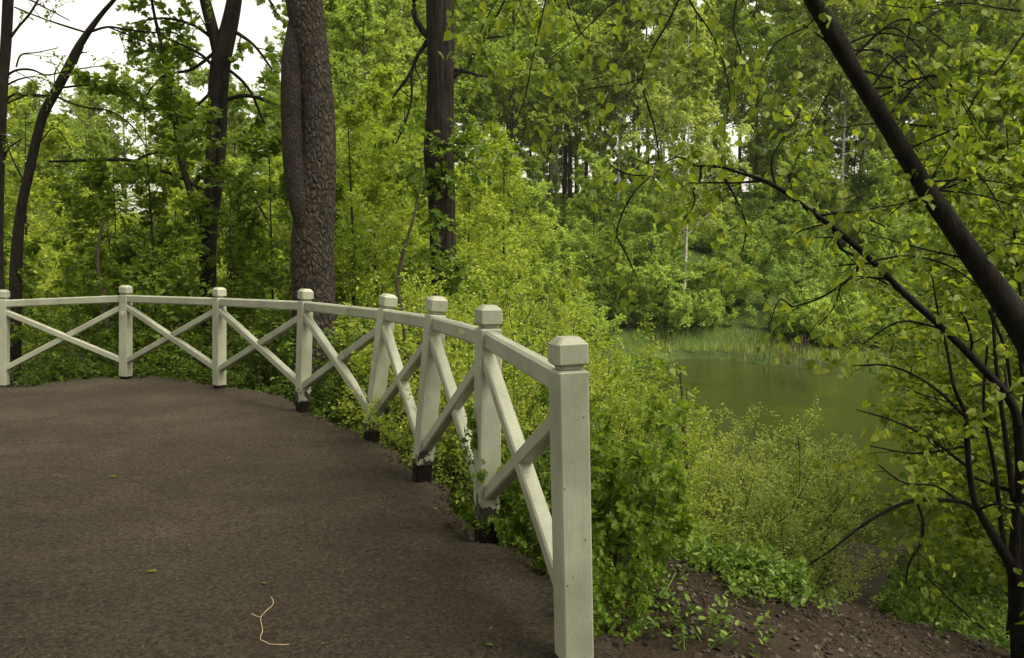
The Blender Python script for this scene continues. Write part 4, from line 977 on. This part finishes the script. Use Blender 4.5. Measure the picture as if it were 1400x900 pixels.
# grass along the far bank
mb = MB(); N = 60000
x = rs.uniform(3, 34, N); y = rs.uniform(22, 44, N); pd = polydist(x, y, POND)
k = (pd > -.15) & (pd < 3.4 * (.6 + fbm(x * .4, y * .4, 3, 81))) & (y > 24); x, y, pd = x[k], y[k], pd[k]; N = len(x)
b = np.stack([x, y, gz(x, y)], -1); h = (.12 + .34 * rs.rand(N) ** 1.5) * (.45 + 1.1 * fbm(x * .8, y * .8, 3, 83))
d_ = np.stack([rs.normal(0, .3, N), rs.normal(0, .3, N), np.ones(N)], -1); a = rs.rand(N) * 6.283
V0 = LEAF['quad']; LEAF['blade'] = (np.array([(0, .05, 0), (1, .0, 0.05), (0, -.05, 0)], float), [[0, 2, 1]])
leaves(mb, b, d_, np.stack([np.cos(a), np.sin(a), 0 * a], -1), h, 'blade')
o = link("bank_grass", mb.mesh("bank_grass", M['grass'])); tag(o, "pale tall grass along the far bank of the pond", "grass"); o["kind"] = "stuff"
print("objects", len(D.objects), "faces", sum(len(m_.polygons) for m_ in D.meshes))

# thin air between here and the far slope
hm, hn, hout = mat("haze_air")
pv = node(hn, "ShaderNodeVolumePrincipled", Density=.00022); pv.inputs["Color"].default_value = (.95, .95, .84, 1)
hn.links.new(pv.outputs[0], hout.inputs["Volume"])
zlo = float(Z.min()) - 1
mb = MB(); a, b_, c_, d_, e_, f_ = -605, 605, -405, 905, zlo, 40
mb.add([(a, c_, e_), (b_, c_, e_), (b_, d_, e_), (a, d_, e_), (a, c_, f_), (b_, c_, f_), (b_, d_, f_), (a, d_, f_)], [(0, 3, 2, 1), (4, 5, 6, 7), (0, 1, 5, 4), (1, 2, 6, 5), (2, 3, 7, 6), (3, 0, 4, 7)])
o = link("haze", mb.mesh("haze", hm)); tag(o, "faint damp haze in the air over the pond and the far slope", "haze"); o["kind"] = "stuff"

rs = np.random.RandomState(900)
OCT = np.array([(1, 0, 0), (0, 1, 0), (-1, 0, 0), (0, -1, 0), (0, 0, .7), (0, 0, -.5)]); OF = np.array([(0, 1, 4), (1, 2, 4), (2, 3, 4), (3, 0, 4), (1, 0, 5), (2, 1, 5), (3, 2, 5), (0, 3, 5)])
def stones(x, y, z, r, mb):
    N = len(x); q = OCT[None] * r[:, None, None] * (.6 + .8 * rs.rand(N, 6, 1)); a = rs.rand(N) * 6.28; c_, s_ = np.cos(a)[:, None], np.sin(a)[:, None]
    V = np.stack([q[..., 0] * c_ - q[..., 1] * s_, q[..., 0] * s_ + q[..., 1] * c_, q[..., 2]], -1) + np.stack([x, y, z], -1)[:, None]
    mb.add(V, (np.arange(N)[:, None, None] * 6 + OF[None]).reshape(-1, 3))
mb = MB(); N = 42000
y = 1.7 + 5.5 * rs.rand(N) ** 1.6; x = rs.uniform(-.75, .25, N) * y; k = (polydist(x, y, TER) < -.03) & (rs.rand(N) < .15 + 1.5 * np.clip(fbm(x * 1.1, y * 1.1, 3, 91) - .35, 0, 1)); x, y = x[k], y[k]; N = len(x)
stones(x, y, tz(x, y) + .0005, (.0016 + .0058 * rs.rand(N) ** 3), mb)
o = link("gravel", mb.mesh("gravel", simple("grit", (.062, .053, .042), .9, .85, 120))); tag(o, "fine grit lying on the terrace surface", "gravel"); o["kind"] = "stuff"
mb = MB(); N = 900
x = rs.uniform(.5, 5, N); y = rs.uniform(2.4, 6.5, N); k = (polydist(x, y, TER) > .05) & (y - (3.95 + .30 * x) < .8); x, y = x[k], y[k]; N = len(x)
a = rs.rand(N) * 6.28; L = .02 + .10 * rs.rand(N) ** 2; t = np.linspace(-1, 1, 4)
C = np.stack([x[:, None] + np.cos(a)[:, None] * L[:, None] * t, y[:, None] + np.sin(a)[:, None] * L[:, None] * t + rs.normal(0, .006, (N, 4)), np.zeros((N, 4))], -1)
C[..., 2] = gz(C[..., 0], C[..., 1]) + .006 + rs.rand(N)[:, None] * .012
tubes(mb, C, np.full((N, 4), .0016) * (.6 + rs.rand(N, 1)), 4)
o = link("forest_debris", mb.mesh("forest_debris", M['twig'])); tag(o, "broken bits of twig strewn over the bare soil", "debris"); o["kind"] = "stuff"

rs = np.random.RandomState(950)
mb = MB(); N = 40
x, y = XD(rs.uniform(1030, 1110, N), rs.uniform(31.5, 33.5, N)); pd = polydist(x, y, POND); k = (pd > -.4); x, y = x[k], y[k]; N = len(x)
b = np.stack([x, y, gz(x, y)], -1); tt = b + np.stack([rs.normal(0, .12, N), rs.normal(0, .1, N), .3 + .7 * rs.rand(N)], -1)
tubes(mb, np.stack([b, (b + tt) / 2, tt], 1), np.full((N, 3), .018), 3)
o = link("dead_reeds", mb.mesh("dead_reeds", M['twig'])); tag(o, "brown dead reed stalks standing in the grass at the far waterline", "reeds"); o["kind"] = "stuff"

rs = np.random.RandomState(970)
sel = dense[(dense[:, 1] > 2.5) & (dense[:, 0] > -7)]; idx = rs.randint(0, len(sel), 1500)
p_ = sel[idx] + rs.normal(0, .05, (1500, 2)); sd_ = polydist(p_[:, 0], p_[:, 1], dense[::6]); p_ = p_[(sd_ < .0)]; 
mb = MB(); stones(p_[:, 0], p_[:, 1], tz(p_[:, 0], p_[:, 1]) - .004, .004 + .022 * rs.rand(len(p_)) ** 3, mb)
o = link("rubble", mb.mesh("rubble", M['terrace'])); tag(o, "crumbs of broken crust along the ragged rim of the terrace", "rubble"); o["kind"] = "stuff"
